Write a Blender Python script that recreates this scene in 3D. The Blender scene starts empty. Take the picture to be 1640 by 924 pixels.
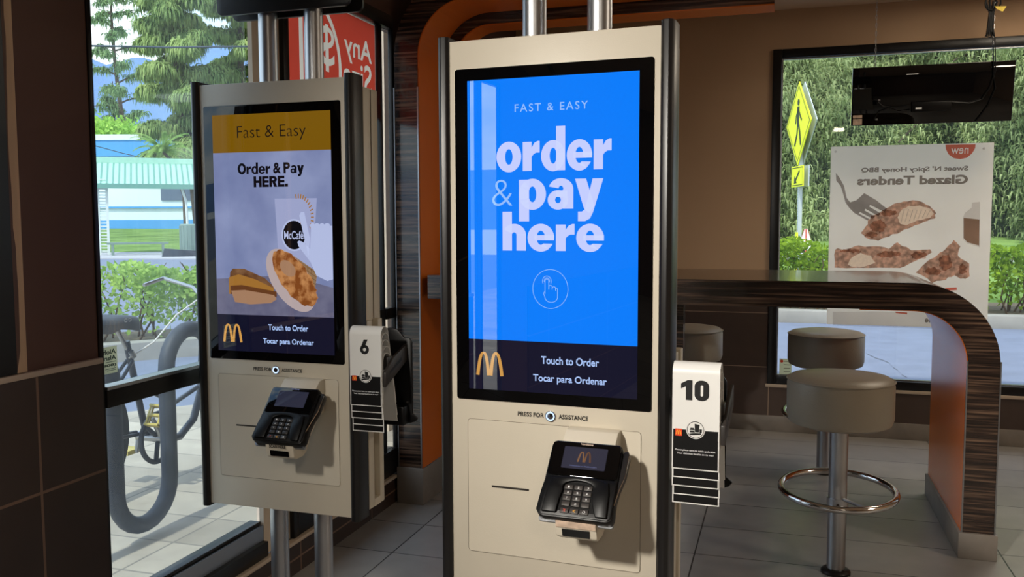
import bpy, bmesh, math, random
import numpy as np
from mathutils import Matrix, Vector
R = math.radians
scene = bpy.context.scene
col = scene.collection
rng = random.Random(7)

# ------------------------------------------------------------------ camera
F_PX, YAW, PITCH, ROLL, CAM_H = 1413.3, R(17.1415), R(-4.3328), R(-0.1751), 1.3554
def cam_axes():
    cy, sy, cp, sp = math.cos(YAW), math.sin(YAW), math.cos(PITCH), math.sin(PITCH)
    f = Vector((-sy*cp, cy*cp, sp)); r = Vector((cy, sy, 0)); u = r.cross(f)
    c, s = math.cos(ROLL), math.sin(ROLL)
    return r*c+u*s, u*c-r*s, f
AX_R, AX_U, AX_F = cam_axes()
cam = bpy.data.cameras.new('camera'); cam_ob = bpy.data.objects.new('camera', cam); col.objects.link(cam_ob)
cam.sensor_width = 36; cam.lens = 36*F_PX/1640; cam.clip_start = .05; cam.clip_end = 3000
m = Matrix((AX_R, AX_U, -AX_F)).transposed().to_4x4(); m.translation = (0, 0, CAM_H); cam_ob.matrix_world = m
scene.camera = cam_ob
# ------------------------------------------------------------------ world, sun, exposure
vs = scene.view_settings
scene.display_settings.display_device = 'sRGB'
vs.view_transform = 'Standard'; vs.look = 'None'; vs.exposure = 0.0; vs.gamma = 1.0; vs.use_curve_mapping = False
SKY_STRENGTH, SUN_STRENGTH, ROOM = 1.9, 3.2, 1.0
def make_world():
    w = bpy.data.worlds.new('sky'); scene.world = w; w.use_nodes = True
    nt = w.node_tree; nt.nodes.clear(); N = nt.nodes.new; L = nt.links.new
    out = N('ShaderNodeOutputWorld'); bg = N('ShaderNodeBackground'); tc = N('ShaderNodeTexCoord')
    sep = N('ShaderNodeSeparateXYZ'); L(tc.outputs['Generated'], sep.inputs[0])
    rp = N('ShaderNodeValToRGB'); e = rp.color_ramp.elements
    e[0].position = 0.0; e[0].color = (.86, .93, 1.0, 1); e[1].position = .65; e[1].color = (.33, .55, .95, 1)
    k = e.new(.2); k.color = (.62, .80, 1.0, 1)
    L(sep.outputs['Z'], rp.inputs[0])
    mp = N('ShaderNodeMapping'); mp.inputs['Scale'].default_value = (2.2, 2.2, 6); L(tc.outputs['Generated'], mp.inputs[0])
    nz = N('ShaderNodeTexNoise'); nz.inputs['Scale'].default_value = 2.2; nz.inputs['Detail'].default_value = 6; L(mp.outputs[0], nz.inputs['Vector'])
    cr = N('ShaderNodeValToRGB'); cr.color_ramp.elements[0].position = .42; cr.color_ramp.elements[1].position = .6; L(nz.outputs[0], cr.inputs[0])
    mx = N('ShaderNodeMix'); mx.data_type = 'RGBA'; L(cr.outputs[0], mx.inputs[0]); L(rp.outputs[0], mx.inputs[6]); mx.inputs[7].default_value = (1.15, 1.17, 1.2, 1)
    L(mx.outputs[2], bg.inputs[0]); bg.inputs[1].default_value = SKY_STRENGTH; L(bg.outputs[0], out.inputs[0])
make_world()
sun = bpy.data.lights.new('sun', 'SUN'); sun.energy = SUN_STRENGTH; sun.angle = R(1.5); sun.color = (1, .95, .86)
sun_ob = bpy.data.objects.new('sun', sun); col.objects.link(sun_ob)
sun_ob.rotation_euler = Vector((.04, .55, -.83)).to_track_quat('-Z', 'Y').to_euler()

# ------------------------------------------------------------------ materials
def srgb(r, g, b):
    return tuple(((c/255)/12.92 if c <= 10 else ((c/255+.055)/1.055)**2.4) for c in (r, g, b))
MATS = {}
def mat(name, rgb, rough=.5, metal=0., spec=.5, vary=0., vscale=8., bump=0., bscale=60., coat=0., stretch=None):
    """procedural principled material: colour broken up by noise, optional bump"""
    m = bpy.data.materials.new(name); m.use_nodes = True; nt = m.node_tree; N = nt.nodes.new; L = nt.links.new
    b = nt.nodes['Principled BSDF']; b.inputs['Roughness'].default_value = rough; b.inputs['Metallic'].default_value = metal
    b.inputs['Specular IOR Level'].default_value = spec; b.inputs['Coat Weight'].default_value = coat
    c = srgb(*rgb); b.inputs['Base Color'].default_value = (*c, 1)
    tc = N('ShaderNodeTexCoord'); vec = tc.outputs['Object']
    if stretch:
        mp = N('ShaderNodeMapping'); mp.inputs['Scale'].default_value = stretch; L(vec, mp.inputs[0]); vec = mp.outputs[0]
    if vary or True:
        nz = N('ShaderNodeTexNoise'); nz.inputs['Scale'].default_value = vscale; nz.inputs['Detail'].default_value = 5; L(vec, nz.inputs['Vector'])
        rp = N('ShaderNodeValToRGB'); v = max(vary, .02)
        rp.color_ramp.elements[0].position = .3; rp.color_ramp.elements[1].position = .7
        rp.color_ramp.elements[0].color = (*[x*(1-v) for x in c], 1); rp.color_ramp.elements[1].color = (*[min(1, x*(1+v)) for x in c], 1)
        L(nz.outputs[0], rp.inputs[0]); L(rp.outputs[0], b.inputs['Base Color'])
    if bump:
        n2 = N('ShaderNodeTexNoise'); n2.inputs['Scale'].default_value = bscale; n2.inputs['Detail'].default_value = 3; L(vec, n2.inputs['Vector'])
        bp = N('ShaderNodeBump'); bp.inputs['Strength'].default_value = bump; bp.inputs['Distance'].default_value = .01
        L(n2.outputs[0], bp.inputs['Height']); L(bp.outputs[0], b.inputs['Normal'])
    MATS[name] = m; return m
def screen_mat(name, rgb, k=1.0, gloss=True):
    """lit display pixels behind glass"""
    m = bpy.data.materials.new(name); m.use_nodes = True; b = m.node_tree.nodes['Principled BSDF']
    b.inputs['Base Color'].default_value = (.004, .004, .006, 1); b.inputs['Roughness'].default_value = .012
    b.inputs['IOR'].default_value = 2.35; b.inputs['Specular IOR Level'].default_value = .5
    b.inputs['Emission Color'].default_value = (*srgb(*rgb), 1); b.inputs['Emission Strength'].default_value = k
    MATS[name] = m; return m
def wood_mat():
    m = bpy.data.materials.new('macassar_laminate'); m.use_nodes = True; nt = m.node_tree; N = nt.nodes.new; L = nt.links.new
    b = nt.nodes['Principled BSDF']; b.inputs['Roughness'].default_value = .22; b.inputs['Coat Weight'].default_value = .45; b.inputs['Coat Roughness'].default_value = .06
    tc = N('ShaderNodeTexCoord'); mp = N('ShaderNodeMapping'); mp.inputs['Scale'].default_value = (1.6, 55, 55); L(tc.outputs['Object'], mp.inputs[0])
    nz = N('ShaderNodeTexNoise'); nz.inputs['Scale'].default_value = 1.6; nz.inputs['Detail'].default_value = 6; nz.inputs['Distortion'].default_value = .25; L(mp.outputs[0], nz.inputs['Vector'])
    rp = N('ShaderNodeValToRGB'); e = rp.color_ramp.elements
    e[0].position = .33; e[0].color = (.006, .004, .004, 1); e[1].position = .75; e[1].color = (.23, .14, .09, 1)
    k = e.new(.5); k.color = (.034, .02, .015, 1); k = e.new(.6); k.color = (.11, .066, .044, 1)
    L(nz.outputs[0], rp.inputs[0]); L(rp.outputs[0], b.inputs['Base Color'])
    MATS['wood'] = m; return m
def tile_mat(name, rgb, grout, w, h, off, axis, rough=.35, mortar=.004, vary=.12):
    """rectangular tiles on world coordinates; axis 'z' floor (x,y), 'x' wall (y,z), 'y' wall (x,z)"""
    m = bpy.data.materials.new(name); m.use_nodes = True; nt = m.node_tree; N = nt.nodes.new; L = nt.links.new
    b = nt.nodes['Principled BSDF']; b.inputs['Roughness'].default_value = rough
    tc = N('ShaderNodeTexCoord'); sp = N('ShaderNodeSeparateXYZ'); cb = N('ShaderNodeCombineXYZ'); L(tc.outputs['Object'], sp.inputs[0])
    a, c = {'z': ('X', 'Y'), 'x': ('Y', 'Z'), 'y': ('X', 'Z')}[axis]
    L(sp.outputs[a], cb.inputs[0]); L(sp.outputs[c], cb.inputs[1])
    mp = N('ShaderNodeMapping'); mp.vector_type = 'POINT'; mp.inputs['Location'].default_value = (-off[0], -off[1], 0); L(cb.outputs[0], mp.inputs[0])
    br = N('ShaderNodeTexBrick'); br.offset = 0; br.squash = 1
    br.inputs['Scale'].default_value = 1; br.inputs['Brick Width'].default_value = w; br.inputs['Row Height'].default_value = h
    br.inputs['Mortar Size'].default_value = mortar; br.inputs['Mortar Smooth'].default_value = .1; br.inputs['Bias'].default_value = 0
    cc = srgb(*rgb); L(mp.outputs[0], br.inputs['Vector'])
    br.inputs['Color1'].default_value = (*[x*(1-vary) for x in cc], 1); br.inputs['Color2'].default_value = (*[x*(1+vary) for x in cc], 1); br.inputs['Mortar'].default_value = (*srgb(*grout), 1)
    nz = N('ShaderNodeTexNoise'); nz.inputs['Scale'].default_value = 7; nz.inputs['Detail'].default_value = 6; L(tc.outputs['Object'], nz.inputs['Vector'])
    mx = N('ShaderNodeMix'); mx.data_type = 'RGBA'; mx.blend_type = 'MULTIPLY'; mx.inputs[0].default_value = 1
    rp = N('ShaderNodeValToRGB'); rp.color_ramp.elements[0].color = (.72, .72, .72, 1); rp.color_ramp.elements[1].color = (1.15, 1.15, 1.15, 1)
    L(nz.outputs[0], rp.inputs[0]); L(br.outputs['Color'], mx.inputs[6]); L(rp.outputs[0], mx.inputs[7]); L(mx.outputs[2], b.inputs['Base Color'])
    bp = N('ShaderNodeBump'); bp.inputs['Strength'].default_value = .4; bp.inputs['Distance'].default_value = .003; bp.invert = True
    L(br.outputs['Fac'], bp.inputs['Height']); L(bp.outputs[0], b.inputs['Normal'])
    MATS[name] = m; return m
def glass_mat(name, tint, refl=.06, haze=0.):
    m = bpy.data.materials.new(name); m.use_nodes = True; nt = m.node_tree; nt.nodes.clear(); N = nt.nodes.new; L = nt.links.new
    out = N('ShaderNodeOutputMaterial'); t = N('ShaderNodeBsdfTransparent'); t.inputs[0].default_value = (*tint, 1)
    g = N('ShaderNodeBsdfGlossy'); g.inputs['Roughness'].default_value = .01
    lw = N('ShaderNodeLayerWeight'); lw.inputs[0].default_value = .5                     # Schlick curve, the same from either side of the pane
    pw = N('ShaderNodeMath'); pw.operation = 'POWER'; pw.inputs[1].default_value = 5; L(lw.outputs['Facing'], pw.inputs[0])
    fr = N('ShaderNodeMath'); fr.operation = 'MULTIPLY_ADD'; fr.inputs[1].default_value = .5; fr.inputs[2].default_value = refl/2; L(pw.outputs[0], fr.inputs[0])
    mx = N('ShaderNodeMixShader'); L(fr.outputs[0], mx.inputs[0]); L(t.outputs[0], mx.inputs[1]); L(g.outputs[0], mx.inputs[2])
    last = mx
    if haze:
        d = N('ShaderNodeBsdfTranslucent'); d.inputs[0].default_value = (.9, .95, 1, 1)
        m2 = N('ShaderNodeMixShader'); tc = N('ShaderNodeTexCoord'); nz = N('ShaderNodeTexNoise'); nz.inputs['Scale'].default_value = 3; L(tc.outputs['Object'], nz.inputs['Vector'])
        mm = N('ShaderNodeMath'); mm.operation = 'MULTIPLY'; mm.inputs[1].default_value = haze*2; L(nz.outputs[0], mm.inputs[0]); L(mm.outputs[0], m2.inputs[0])
        L(mx.outputs[0], m2.inputs[1]); L(d.outputs[0], m2.inputs[2]); last = m2
    L(last.outputs[0], out.inputs[0]); MATS[name] = m; return m
def leaf_mat(name, dark, light, scale=.8, trans=.35):
    m = bpy.data.materials.new(name); m.use_nodes = True; nt = m.node_tree; nt.nodes.clear(); N = nt.nodes.new; L = nt.links.new
    out = N('ShaderNodeOutputMaterial'); d = N('ShaderNodeBsdfDiffuse'); t = N('ShaderNodeBsdfTranslucent'); mx = N('ShaderNodeMixShader'); mx.inputs[0].default_value = trans
    tc = N('ShaderNodeTexCoord'); nz = N('ShaderNodeTexNoise'); nz.inputs['Scale'].default_value = scale; nz.inputs['Detail'].default_value = 8; nz.inputs['Roughness'].default_value = .7; L(tc.outputs['Object'], nz.inputs['Vector'])
    rp = N('ShaderNodeValToRGB'); rp.color_ramp.elements[0].position = .35; rp.color_ramp.elements[1].position = .65
    rp.color_ramp.elements[0].color = (*srgb(*dark), 1); rp.color_ramp.elements[1].color = (*srgb(*light), 1)
    L(nz.outputs[0], rp.inputs[0]); L(rp.outputs[0], d.inputs[0]); L(rp.outputs[0], t.inputs[0]); L(d.outputs[0], mx.inputs[1]); L(t.outputs[0], mx.inputs[2]); L(mx.outputs[0], out.inputs[0])
    MATS[name] = m; return m
def paper_mat(name, rgb, trans=.55, vary=.03, vscale=3):
    m = bpy.data.materials.new(name); m.use_nodes = True; nt = m.node_tree; nt.nodes.clear(); N = nt.nodes.new; L = nt.links.new
    out = N('ShaderNodeOutputMaterial'); d = N('ShaderNodeBsdfDiffuse'); t = N('ShaderNodeBsdfTranslucent'); mx = N('ShaderNodeMixShader'); mx.inputs[0].default_value = trans
    tc = N('ShaderNodeTexCoord'); nz = N('ShaderNodeTexNoise'); nz.inputs['Scale'].default_value = vscale; nz.inputs['Detail'].default_value = 6; L(tc.outputs['Object'], nz.inputs['Vector'])
    c = srgb(*rgb); rp = N('ShaderNodeValToRGB'); rp.color_ramp.elements[0].position = .35; rp.color_ramp.elements[1].position = .65
    rp.color_ramp.elements[0].color = (*[x*(1-vary) for x in c], 1); rp.color_ramp.elements[1].color = (*[min(1, x*(1+vary)) for x in c], 1)
    L(nz.outputs[0], rp.inputs[0]); L(rp.outputs[0], d.inputs[0]); L(rp.outputs[0], t.inputs[0]); L(d.outputs[0], mx.inputs[1]); L(t.outputs[0], mx.inputs[2]); L(mx.outputs[0], out.inputs[0])
    MATS[name] = m; return m

def ink_mat(name, rgb, vary=.05, scale=4):
    m = bpy.data.materials.new(name); m.use_nodes = True; nt = m.node_tree; nt.nodes.clear(); N = nt.nodes.new; L = nt.links.new
    out = N('ShaderNodeOutputMaterial'); t = N('ShaderNodeBsdfTransparent'); tc = N('ShaderNodeTexCoord'); nz = N('ShaderNodeTexNoise'); nz.inputs['Scale'].default_value = scale; nz.inputs['Detail'].default_value = 6; L(tc.outputs['Object'], nz.inputs['Vector'])
    c = srgb(*rgb); rp = N('ShaderNodeValToRGB'); rp.color_ramp.elements[0].position = .35; rp.color_ramp.elements[1].position = .65
    rp.color_ramp.elements[0].color = (*[x*(1-vary) for x in c], 1); rp.color_ramp.elements[1].color = (*[min(1, x*(1+vary)) for x in c], 1)
    L(nz.outputs[0], rp.inputs[0]); L(rp.outputs[0], t.inputs[0]); L(t.outputs[0], out.inputs[0]); MATS[name] = m; return m
wood_mat()
mat('cream', (206, 197, 180), .38, vary=.02, bump=.05, bscale=400)
mat('black_trim', (24, 22, 22), .36, spec=.45)
mat('black_gloss', (6, 6, 7), .012, spec=.5)
mat('black_plastic', (6, 6, 7), .38, spec=.28)
mat('dark_plastic', (46, 42, 40), .45)
mat('seam', (120, 110, 96), .6)
mat('slot', (40, 34, 28), .7)
mat('steel', (190, 192, 196), .36, metal=1.)
mat('chrome', (215, 215, 215), .12, metal=1.)
mat('alu', (170, 172, 176), .35, metal=1.)
mat('orange', (222, 112, 34), .26, vary=.04, vscale=3)
mat('wall_paint', (184, 152, 120), .75, vary=.04, vscale=2, bump=.05, bscale=200)
mat('wall_dark', (94, 68, 58), .8, vary=.05, vscale=3)
mat('ceiling_paint', (216, 188, 158), .8)
mat('frame_black', (14, 13, 14), .35, spec=.4)
mat('vinyl', (152, 143, 128), .38, vary=.04, vscale=6, bump=.12, bscale=220)
mat('tent_white', (220, 219, 216), .3)
mat('tent_black', (14, 14, 15), .35)
mat('ink_black', (10, 10, 10), .5)
mat('ink_white', (225, 225, 225), .5)
mat('ink_red', (214, 60, 30), .5)
mat('logo_gold', (240, 170, 40), .5)
mat('base_tile', (128, 120, 112), .5, vary=.12, vscale=9)
mat('beige_trim', (190, 172, 152), .5)
mat('exterior_beige', (205, 190, 170), .8, vary=.06)
mat('key_grey', (52, 46, 42), .5)
mat('worn', (196, 172, 152), .55, vary=.25, vscale=60)
tile_mat('floor_tile', (160, 156, 151), (44, 40, 38), 1.19, .344, (-.326, 3.578), 'z', rough=.30, mortar=.003)
tile_mat('wall_tile_left', (60, 46, 40), (128, 102, 84), .62, .31, (1.105, .06), 'x', rough=.5, mortar=.004)
tile_mat('wall_tile_back', (78, 62, 54), (150, 130, 112), .62, .35, (-.08, .066), 'y', rough=.5, mortar=.003)
glass_mat('glass_left', (.90, .95, .95), haze=.03)
glass_mat('glass_clear', (.95, .97, .96), haze=.012)

# ------------------------------------------------------------------ mesh builder
class MB:
    def __init__(self, M=None): self.v = []; self.f = []; self.M = M
    def add(self, vs, fs):
        n = len(self.v); M = self.M
        self.v += [tuple(M @ Vector(p)) if M else tuple(p) for p in vs]; self.f += [tuple(i+n for i in f) for f in fs]; return self
    def box(self, x0, x1, y0, y1, z0, z1):
        x0, x1 = sorted((x0, x1)); y0, y1 = sorted((y0, y1)); z0, z1 = sorted((z0, z1))
        return self.add([(x0,y0,z0),(x1,y0,z0),(x1,y1,z0),(x0,y1,z0),(x0,y0,z1),(x1,y0,z1),(x1,y1,z1),(x0,y1,z1)],
            [(0,3,2,1),(4,5,6,7),(0,1,5,4),(1,2,6,5),(2,3,7,6),(3,0,4,7)])
    def prism(self, poly, a, b, axis='y'):
        """2-D polygon swept from a to b along axis; poly coords: y->(x,z), x->(y,z), z->(x,y)"""
        n = len(poly)
        P = {'y': lambda p, t: (p[0], t, p[1]), 'x': lambda p, t: (t, p[0], p[1]), 'z': lambda p, t: (p[0], p[1], t)}[axis]
        vs = [P(p, a) for p in poly]+[P(p, b) for p in poly]
        return self.add(vs, [tuple(range(n)), tuple(range(2*n-1, n-1, -1))]+[(i, i+n, (i+1) % n+n, (i+1) % n) for i in range(n)])
    def strip(self, outer, inner, a, b, axis='y', closed=False):
        """ribbon between two matching 2-D paths, swept a..b: clean quads for arches"""
        n = len(outer)
        P = {'y': lambda p, t: (p[0], t, p[1]), 'x': lambda p, t: (t, p[0], p[1]), 'z': lambda p, t: (p[0], p[1], t)}[axis]
        vs = [P(p, a) for p in outer]+[P(p, a) for p in inner]+[P(p, b) for p in outer]+[P(p, b) for p in inner]
        fs = []
        for i in range(n if closed else n-1):
            j = (i+1) % n
            fs += [(i, j, n+j, n+i), (2*n+i, 3*n+i, 3*n+j, 2*n+j), (i, 2*n+i, 2*n+j, j), (n+i, n+j, 3*n+j, 3*n+i)]
        if not closed: fs += [(0, n, 3*n, 2*n), (n-1, 3*n-1, 4*n-1, 2*n-1)]
        return self.add(vs, fs)
    def tube(self, pts, r, n=12, closed=False, cap=True):
        pts = [Vector(p) for p in pts]; k = len(pts); rs = r if isinstance(r, (list, tuple)) else [r]*k
        vs = []; up = None
        for i, p in enumerate(pts):
            t = (pts[(i+1) % k]-pts[i-1]) if closed else (pts[min(i+1, k-1)]-pts[max(i-1, 0)])
            t.normalize()
            if up is None: up = Vector((0,0,1)) if abs(t.z) < .9 else Vector((1,0,0))
            a = t.cross(up).normalized(); b = a.cross(t).normalized(); up = b
            vs += [p+(a*math.cos(2*math.pi*j/n)+b*math.sin(2*math.pi*j/n))*rs[i] for j in range(n)]
        fs = []
        for i in range(k if closed else k-1):
            for j in range(n):
                a, b = i*n+j, i*n+(j+1) % n; c, d = ((i+1) % k)*n+(j+1) % n, ((i+1) % k)*n+j
                fs.append((a, b, c, d))
        if cap and not closed: fs += [tuple(range(n-1, -1, -1)), tuple((k-1)*n+j for j in range(n))]
        return self.add(vs, fs)
    def lathe(self, prof, c=(0,0,0), n=48):
        vs = []; k = len(prof)
        for r, z in prof:
            vs += [(c[0]+r*math.cos(2*math.pi*j/n), c[1]+r*math.sin(2*math.pi*j/n), c[2]+z) for j in range(n)]
        fs = [(i*n+j, i*n+(j+1) % n, (i+1)*n+(j+1) % n, (i+1)*n+j) for i in range(k-1) for j in range(n)]
        fs += [tuple(range(n-1, -1, -1)), tuple((k-1)*n+j for j in range(n))]
        return self.add(vs, fs)
    # flat artwork in an (x,z) plane at y, facing -y
    def flat(self, poly, y=0.):
        return self.add([(p[0], y, p[1]) for p in poly], [tuple(range(len(poly)))])
    def ribbon(self, pts, w, y=0., closed=False):
        k = len(pts); ws = w if isinstance(w, (list, tuple)) else [w]*k; vs = []
        for i in range(k):
            a = pts[i-1] if (closed or i) else pts[0]; b = pts[(i+1) % k] if (closed or i < k-1) else pts[-1]
            dx, dz = b[0]-a[0], b[1]-a[1]; l = math.hypot(dx, dz) or 1; nx, nz = -dz/l*ws[i]/2, dx/l*ws[i]/2
            vs += [(pts[i][0]+nx, y, pts[i][1]+nz), (pts[i][0]-nx, y, pts[i][1]-nz)]
        return self.add(vs, [(2*i, 2*i+1, 2*((i+1) % k)+1, 2*((i+1) % k)) for i in range(k if closed else k-1)])
    def build(self, name, material, parent=None, bevel=0., smooth=False, seg=2, loc=None, rotz=0.):
        me = bpy.data.meshes.new(name); me.from_pydata(self.v, [], self.f); me.validate()
        if bevel or smooth:
            bm = bmesh.new(); bm.from_mesh(me); bmesh.ops.recalc_face_normals(bm, faces=bm.faces)
            if bevel:
                es = [e for e in bm.edges if len(e.link_faces) == 2 and e.calc_face_angle(0) > R(30)]
                for f in bm.faces: f.smooth = smooth
                res = bmesh.ops.bevel(bm, geom=es, offset=bevel, segments=seg, profile=.5, affect='EDGES', clamp_overlap=True)
                for f in res['faces']: f.smooth = True            # only the rounded edges; big faces stay flat and mirror truly
            bm.to_mesh(me); bm.free()
            if smooth or bevel:
                if smooth: me.polygons.foreach_set('use_smooth', [True]*len(me.polygons))
                try: me.set_sharp_from_angle(angle=R(38))
                except Exception: pass
        return link(name, me, material, parent, loc, rotz)
def link(name, me, material, parent=None, loc=None, rotz=0.):
    o = bpy.data.objects.new(name, me); col.objects.link(o)
    if material: me.materials.append(MATS[material] if isinstance(material, str) else material)
    if parent: o.parent = parent
    if loc: o.location = loc
    o.rotation_euler = (0, 0, rotz)
    return o
def tag(o, label=None, cat=None, group=None, kind=None):
    for k, v in (('label', label), ('category', cat), ('group', group), ('kind', kind)):
        if v: o[k] = v
    return o
def thing(name, label, cat, loc=(0,0,0), rotz=0., group=None):
    o = bpy.data.objects.new(name, None); col.objects.link(o); o.empty_display_size = .05
    o.location = loc; o.rotation_euler = (0, 0, rotz)
    return tag(o, label, cat, group)
def struct(o): o['kind'] = 'structure'; return o
def arc(cx, cz, rx, rz, a0, a1, n=16): return [(cx+rx*math.cos(R(a0+(a1-a0)*i/n)), cz+rz*math.sin(R(a0+(a1-a0)*i/n))) for i in range(n+1)]
def rrect(x0, x1, z0, z1, r, n=5):
    return arc(x1-r, z0+r, r, r, -90, 0, n)+arc(x1-r, z1-r, r, r, 0, 90, n)+arc(x0+r, z1-r, r, r, 90, 180, n)+arc(x0+r, z0+r, r, r, 180, 270, n)
def ell(cx, cz, rx, rz, n=32, rot=0.):
    c, s = math.cos(R(rot)), math.sin(R(rot)); o = []
    for i in range(n):
        a = 2*math.pi*i/n; x, z = rx*math.cos(a), rz*math.sin(a); o.append((cx+x*c-z*s, cz+x*s+z*c))
    return o
def grid(name, mtl, x0, x1, y0, y1, zf, nx, ny, parent=None):
    vs = [(x0+(x1-x0)*i/nx, y0+(y1-y0)*j/ny) for j in range(ny+1) for i in range(nx+1)]
    return MB().add([(x, y, zf(x, y)) for x, y in vs], [(j*(nx+1)+i, j*(nx+1)+i+1, (j+1)*(nx+1)+i+1, (j+1)*(nx+1)+i) for j in range(ny) for i in range(nx)]).build(name, mtl, parent)
# lettering: built-in font turned into flat mesh, fitted to a rectangle in the (x,z) plane
def text_mesh(s, bold=0., space=1., lines=1.):
    cu = bpy.data.curves.new('t', 'FONT'); cu.body = s; cu.size = 1; cu.offset = bold; cu.space_character = space; cu.space_line = lines; cu.align_x = 'CENTER'; cu.resolution_u = 4
    o = bpy.data.objects.new('t', cu); col.objects.link(o); bpy.context.view_layer.update()
    me = bpy.data.meshes.new_from_object(o.evaluated_get(bpy.context.evaluated_depsgraph_get()))
    v = [tuple(p.co) for p in me.vertices]; f = [tuple(p.vertices) for p in me.polygons]
    bpy.data.objects.remove(o); bpy.data.curves.remove(cu); bpy.data.meshes.remove(me)
    return v, f
def letter(name, s, x0, x1, z0, z1, y, material, parent, bold=0., space=1., lines=1., mirror=False, M=None):
    v, f = text_mesh(s, bold, space, lines)
    ax, bx = min(p[0] for p in v), max(p[0] for p in v); az, bz = min(p[1] for p in v), max(p[1] for p in v)
    out = []
    for p in v:
        t = (p[0]-ax)/(bx-ax); t = 1-t if mirror else t
        out.append((x0+(x1-x0)*t, y, z0+(z1-z0)*(p[1]-az)/(bz-az)))
    return MB(M).add(out, f).build(name, material, parent)
def arches(mb, cx, z0, w, h, y, t=.12):
    """two tall arches side by side"""
    for s in (-1, 1):
        pts = []; ws = []
        for i in range(25):
            a = math.pi*i/24; q = math.cos(a)
            pts.append((cx+s*w*.25-q*w*.25*(.82 if s*q > 0 else 1.0)+0, z0+h*(1-abs(q)**2.6)*.97)); ws.append(w*t*(.8+.35*abs(q)))
        pts = [(p[0], max(p[1], z0)) for p in pts]; mb.ribbon(pts, ws, y)
    return mb
def cut_sheet(polys, texts=(), bold=0.):
    """2-D sheet: polygons (even-odd, so inner ones are holes) with letters cut out; texts = (string, x0, x1, z0, z1, mirror)"""
    cu = bpy.data.curves.new('t', 'CURVE'); cu.dimensions = '2D'; cu.fill_mode = 'BOTH'; cu.resolution_u = 4; cu.offset = bold
    for P in polys:
        sp = cu.splines.new('POLY'); sp.points.add(len(P)-1); sp.use_cyclic_u = True
        for q, p in zip(sp.points, P): q.co = (p[0], p[1], 0, 1)
    for (st, x0, x1, z0, z1, mir) in texts:
        v, f = text_mesh(st, 0.); ax, bx = min(p[0] for p in v), max(p[0] for p in v); az, bz = min(p[1] for p in v), max(p[1] for p in v)
        def mp(p):
            t = (p[0]-ax)/(bx-ax); t = 1-t if mir else t
            return (x0+(x1-x0)*t, z0+(z1-z0)*(p[1]-az)/(bz-az), 0)
        tx = bpy.data.curves.new('t', 'FONT'); tx.body = st; tx.size = 1; tx.align_x = 'CENTER'; o = bpy.data.objects.new('t', tx); col.objects.link(o); bpy.context.view_layer.update()
        src = o.to_curve(bpy.context.evaluated_depsgraph_get())
        for a in src.splines:
            if a.type != 'BEZIER': continue
            b = cu.splines.new('BEZIER'); b.bezier_points.add(len(a.bezier_points)-1); b.use_cyclic_u = True
            for q, p in zip(b.bezier_points, a.bezier_points):
                q.handle_left_type = q.handle_right_type = 'FREE'; q.co = mp(p.co); q.handle_left = mp(p.handle_left); q.handle_right = mp(p.handle_right)
        o.to_curve_clear(); bpy.data.objects.remove(o)
    o = bpy.data.objects.new('t', cu); col.objects.link(o); bpy.context.view_layer.update()
    me = bpy.data.meshes.new_from_object(o.evaluated_get(bpy.context.evaluated_depsgraph_get())); v = [(p.co.x, 0., p.co.y) for p in me.vertices]; f = [tuple(p.vertices) for p in me.polygons]
    bpy.data.objects.remove(o); bpy.data.curves.remove(cu); bpy.data.meshes.remove(me)
    return v, f
def scatter(name, me_v, me_f, material, parent=None):
    me = bpy.data.meshes.new(name); me.vertices.add(len(me_v)); me.vertices.foreach_set('co', np.asarray(me_v, dtype=np.float32).ravel())
    F = np.asarray(me_f, dtype=np.int32); n, k = F.shape
    me.loops.add(n*k); me.loops.foreach_set('vertex_index', F.ravel()); me.polygons.add(n)
    me.polygons.foreach_set('loop_start', np.arange(0, n*k, k, dtype=np.int32)); me.polygons.foreach_set('loop_total', np.full(n, k, dtype=np.int32))
    me.update(calc_edges=True); me.validate()
    return link(name, me, material, parent)
# a point of the place seen at pixel (px,py) of the photograph at a chosen distance or on a chosen plane
def ray(px, py): return (AX_F+AX_R*((px-820)/F_PX)+AX_U*((462-py)/F_PX))
def on(px, py, axis, val):
    d = ray(px, py); i = 'xyz'.index(axis); t = (val-(0, 0, CAM_H)[i])/d[i]; return Vector((0, 0, CAM_H))+d*t
def spot(px, dist, z=0.):
    d = ray(px, 364); d.z = 0; d.normalize(); return Vector((d.x*dist, d.y*dist, z))
def elev(px, py, dist):
    d = ray(px, py); return CAM_H+dist*d.z/math.hypot(d.x, d.y)

# ================================================================== ROOM
XL, YB, ZC, XR, YN = -1.78, 5.88, 2.67, 4.6, -3.6
struct(MB().box(XL-.15, XR, YN, YB+.15, -.12, 0).build('floor', 'floor_tile'))
struct(MB().box(XL-.6, XR+.2, YN-.2, YB+.6, ZC, ZC+.25).build('ceiling', 'ceiling_paint'))
struct(MB().box(XR, XR+.15, YN, YB, 0, ZC).build('wall_right', 'wall_paint'))
struct(MB().box(XL-.15, XR, YN-.15, YN, 0, ZC).build('wall_front', 'wall_dark'))
WX0, WX1, WZ0, WZ1 = -.09, 3.4, .307, 2.425      # back window
mb = MB(); mb.box(XL-.15, WX0, YB, YB+.15, 1.0, ZC); mb.box(WX1, XR, YB, YB+.15, 0, ZC); mb.box(WX0, WX1, YB, YB+.15, WZ1, ZC); mb.box(WX0, WX1, YB+.02, YB+.15, 0, WZ0); mb.box(XL-.15, WX0, YB+.02, YB+.15, 0, 1.0)
struct(mb.build('wall_back', 'wall_paint'))
mb = MB(); mb.box(XL, WX0, YB-.012, YB+.02, .10, 1.0); mb.box(WX0, WX1, YB-.012, YB+.02, .10, WZ0-.02); mb.box(WX1, XR, YB-.012, YB, .1, 1.0)
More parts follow.
